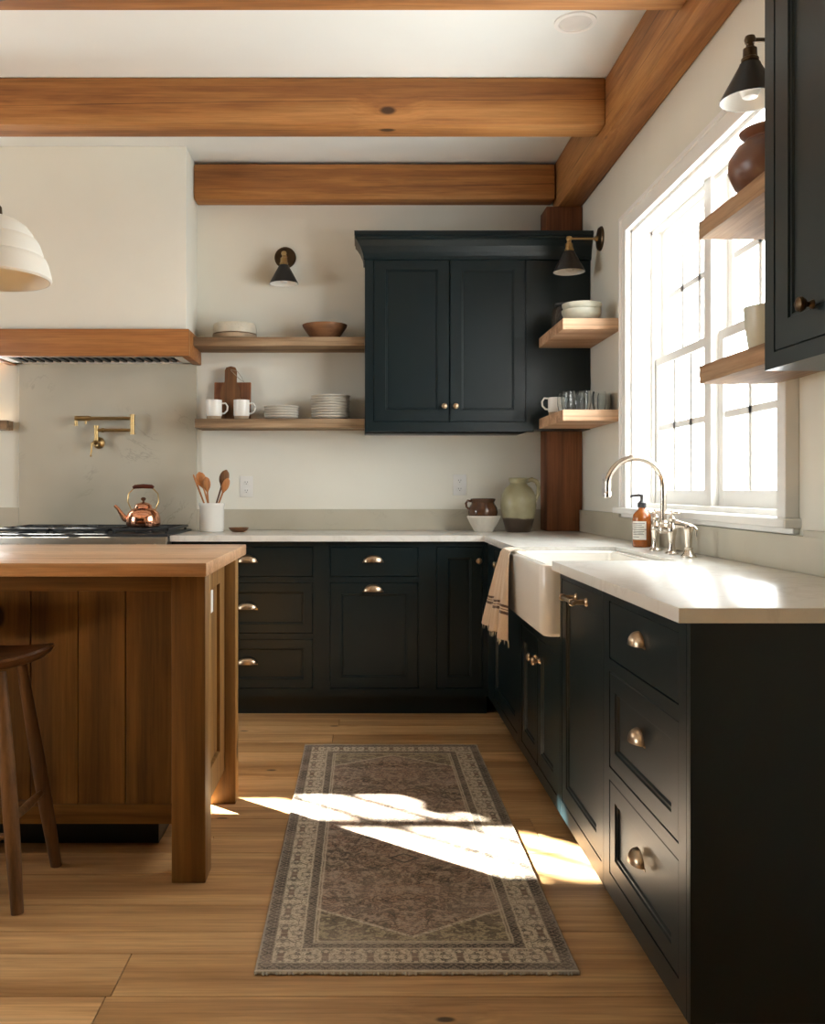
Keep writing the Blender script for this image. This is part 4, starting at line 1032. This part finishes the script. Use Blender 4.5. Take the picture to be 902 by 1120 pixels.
# end frame panel
bm = B()
px0, px1 = -0.522, -0.500
ib(bm, px0, px1, 2.774, 3.00, 0.125, 0.902, 0.0015, 1); ib(bm, px0, px1, 3.24, 3.345, 0.125, 0.902, 0.0015, 1)
ib(bm, px0, px1, 3.00, 3.24, 0.125, 0.225, 0.0015, 1); ib(bm, px0, px1, 3.00, 3.24, 0.82, 0.902, 0.0015, 1)
ib(bm, px0, px1 - 0.012, 2.99, 3.25, 0.21, 0.83)
ef = obj('end_panel', bm, 'island', isl)
ot = obj('outlet_plate', box(B(), -0.512 + IX, -0.506 + IX, 3.05 - 2.67, 3.125 - 2.67, 0.735, 0.81, 0.001), 'outlet', isl)
ot['label'] = 'white outlet plate'

# stool
stl = thing('counter_stool', 'dark wooden stool with splayed turned legs tucked against the island', 'stool', (-1.155, 2.64, 0))
bm = B(); n = 40; rings = []
def seat_pt(r, a, z, dish):
    x = 0.265 * r * cos(a); y = 0.155 * r * sin(a) * (1.0 + 0.12 * abs(cos(a)))
    e = abs(x / 0.265) ** 3
    return Vector((x, y, z + 0.030 * e + dish))
for (r, z, dish) in ((0.02, -0.028, 0), (0.6, -0.028, 0), (0.88, -0.020, 0), (0.97, -0.008, 0), (1.0, 0.002, 0), (0.985, 0.010, 0), (0.93, 0.011, -0.002), (0.7, 0.010, -0.008), (0.35, 0.010, -0.012), (0.02, 0.010, -0.013)):
    rings.append([seat_pt(r, 2 * pi * i / n, z, dish) for i in range(n)])
loft(bm, rings); bmesh.ops.translate(bm, verts=bm.verts, vec=(0, 0, 0.665)); obj('seat', bm, 'stool', stl)
def turned(a, b, rr, seg=14):
    a, b = Vector(a), Vector(b); k = len(rr)
    return tube(B(), [a.lerp(b, i / (k - 1)) for i in range(k)], rr, seg)
LR = [0.014, 0.017, 0.019, 0.021, 0.022, 0.021, 0.019, 0.017]
tops = {}
for sx in (-1, 1):
    for sy in (-1, 1):
        a = (sx * 0.145, sy * 0.075, 0.640); b = (sx * 0.222, sy * 0.158, 0.0)
        tops[(sx, sy)] = (Vector(a), Vector(b)); obj('leg', turned(a, b, LR), 'stoolZ', stl)
def onleg(k, z): a, b = tops[k]; return a.lerp(b, (0.640 - z) / 0.640)
for sx in (-1, 1): obj('side_stretcher', turned(onleg((sx, -1), 0.24), onleg((sx, 1), 0.24), [0.008, 0.011, 0.013, 0.011, 0.008]), 'stoolZ', stl)
for sy in (-1, 1): obj('front_stretcher', turned(onleg((-1, sy), 0.20), onleg((1, sy), 0.20), [0.008, 0.011, 0.013, 0.011, 0.008]), 'stoolZ', stl)

# ================================================================ rug
rug = thing('runner_rug', 'faded vintage patterned runner rug lying on the wood floor', 'rug', (0.132, 3.135, 0.0))
bm = B(); nx, ny = 20, 60
box(bm, -HX, HX, -HY, HY, 0.0005, 0.009, 0.003, 1)
obj('pile', bm, 'rug', rug)
for s in (-1, 1):
    bm = B()
    for k in range(96):
        xx = -HX + 0.004 + (2 * HX - 0.008) * k / 95; L = random.uniform(0.003, 0.008); j = random.uniform(-0.004, 0.004)
        tube(bm, [(xx, s * (HY - 0.004), 0.006), (xx + j * .5, s * (HY + L * .5), 0.004), (xx + j, s * (HY + L), 0.0026)], [0.0042, 0.004, 0.002], 5)
    box(bm, -HX, HX, s * (HY - 0.004), s * (HY + 0.003), 0.001, 0.0095, 0.002, 1)
    obj('fringe', bm, 'fringe', rug)
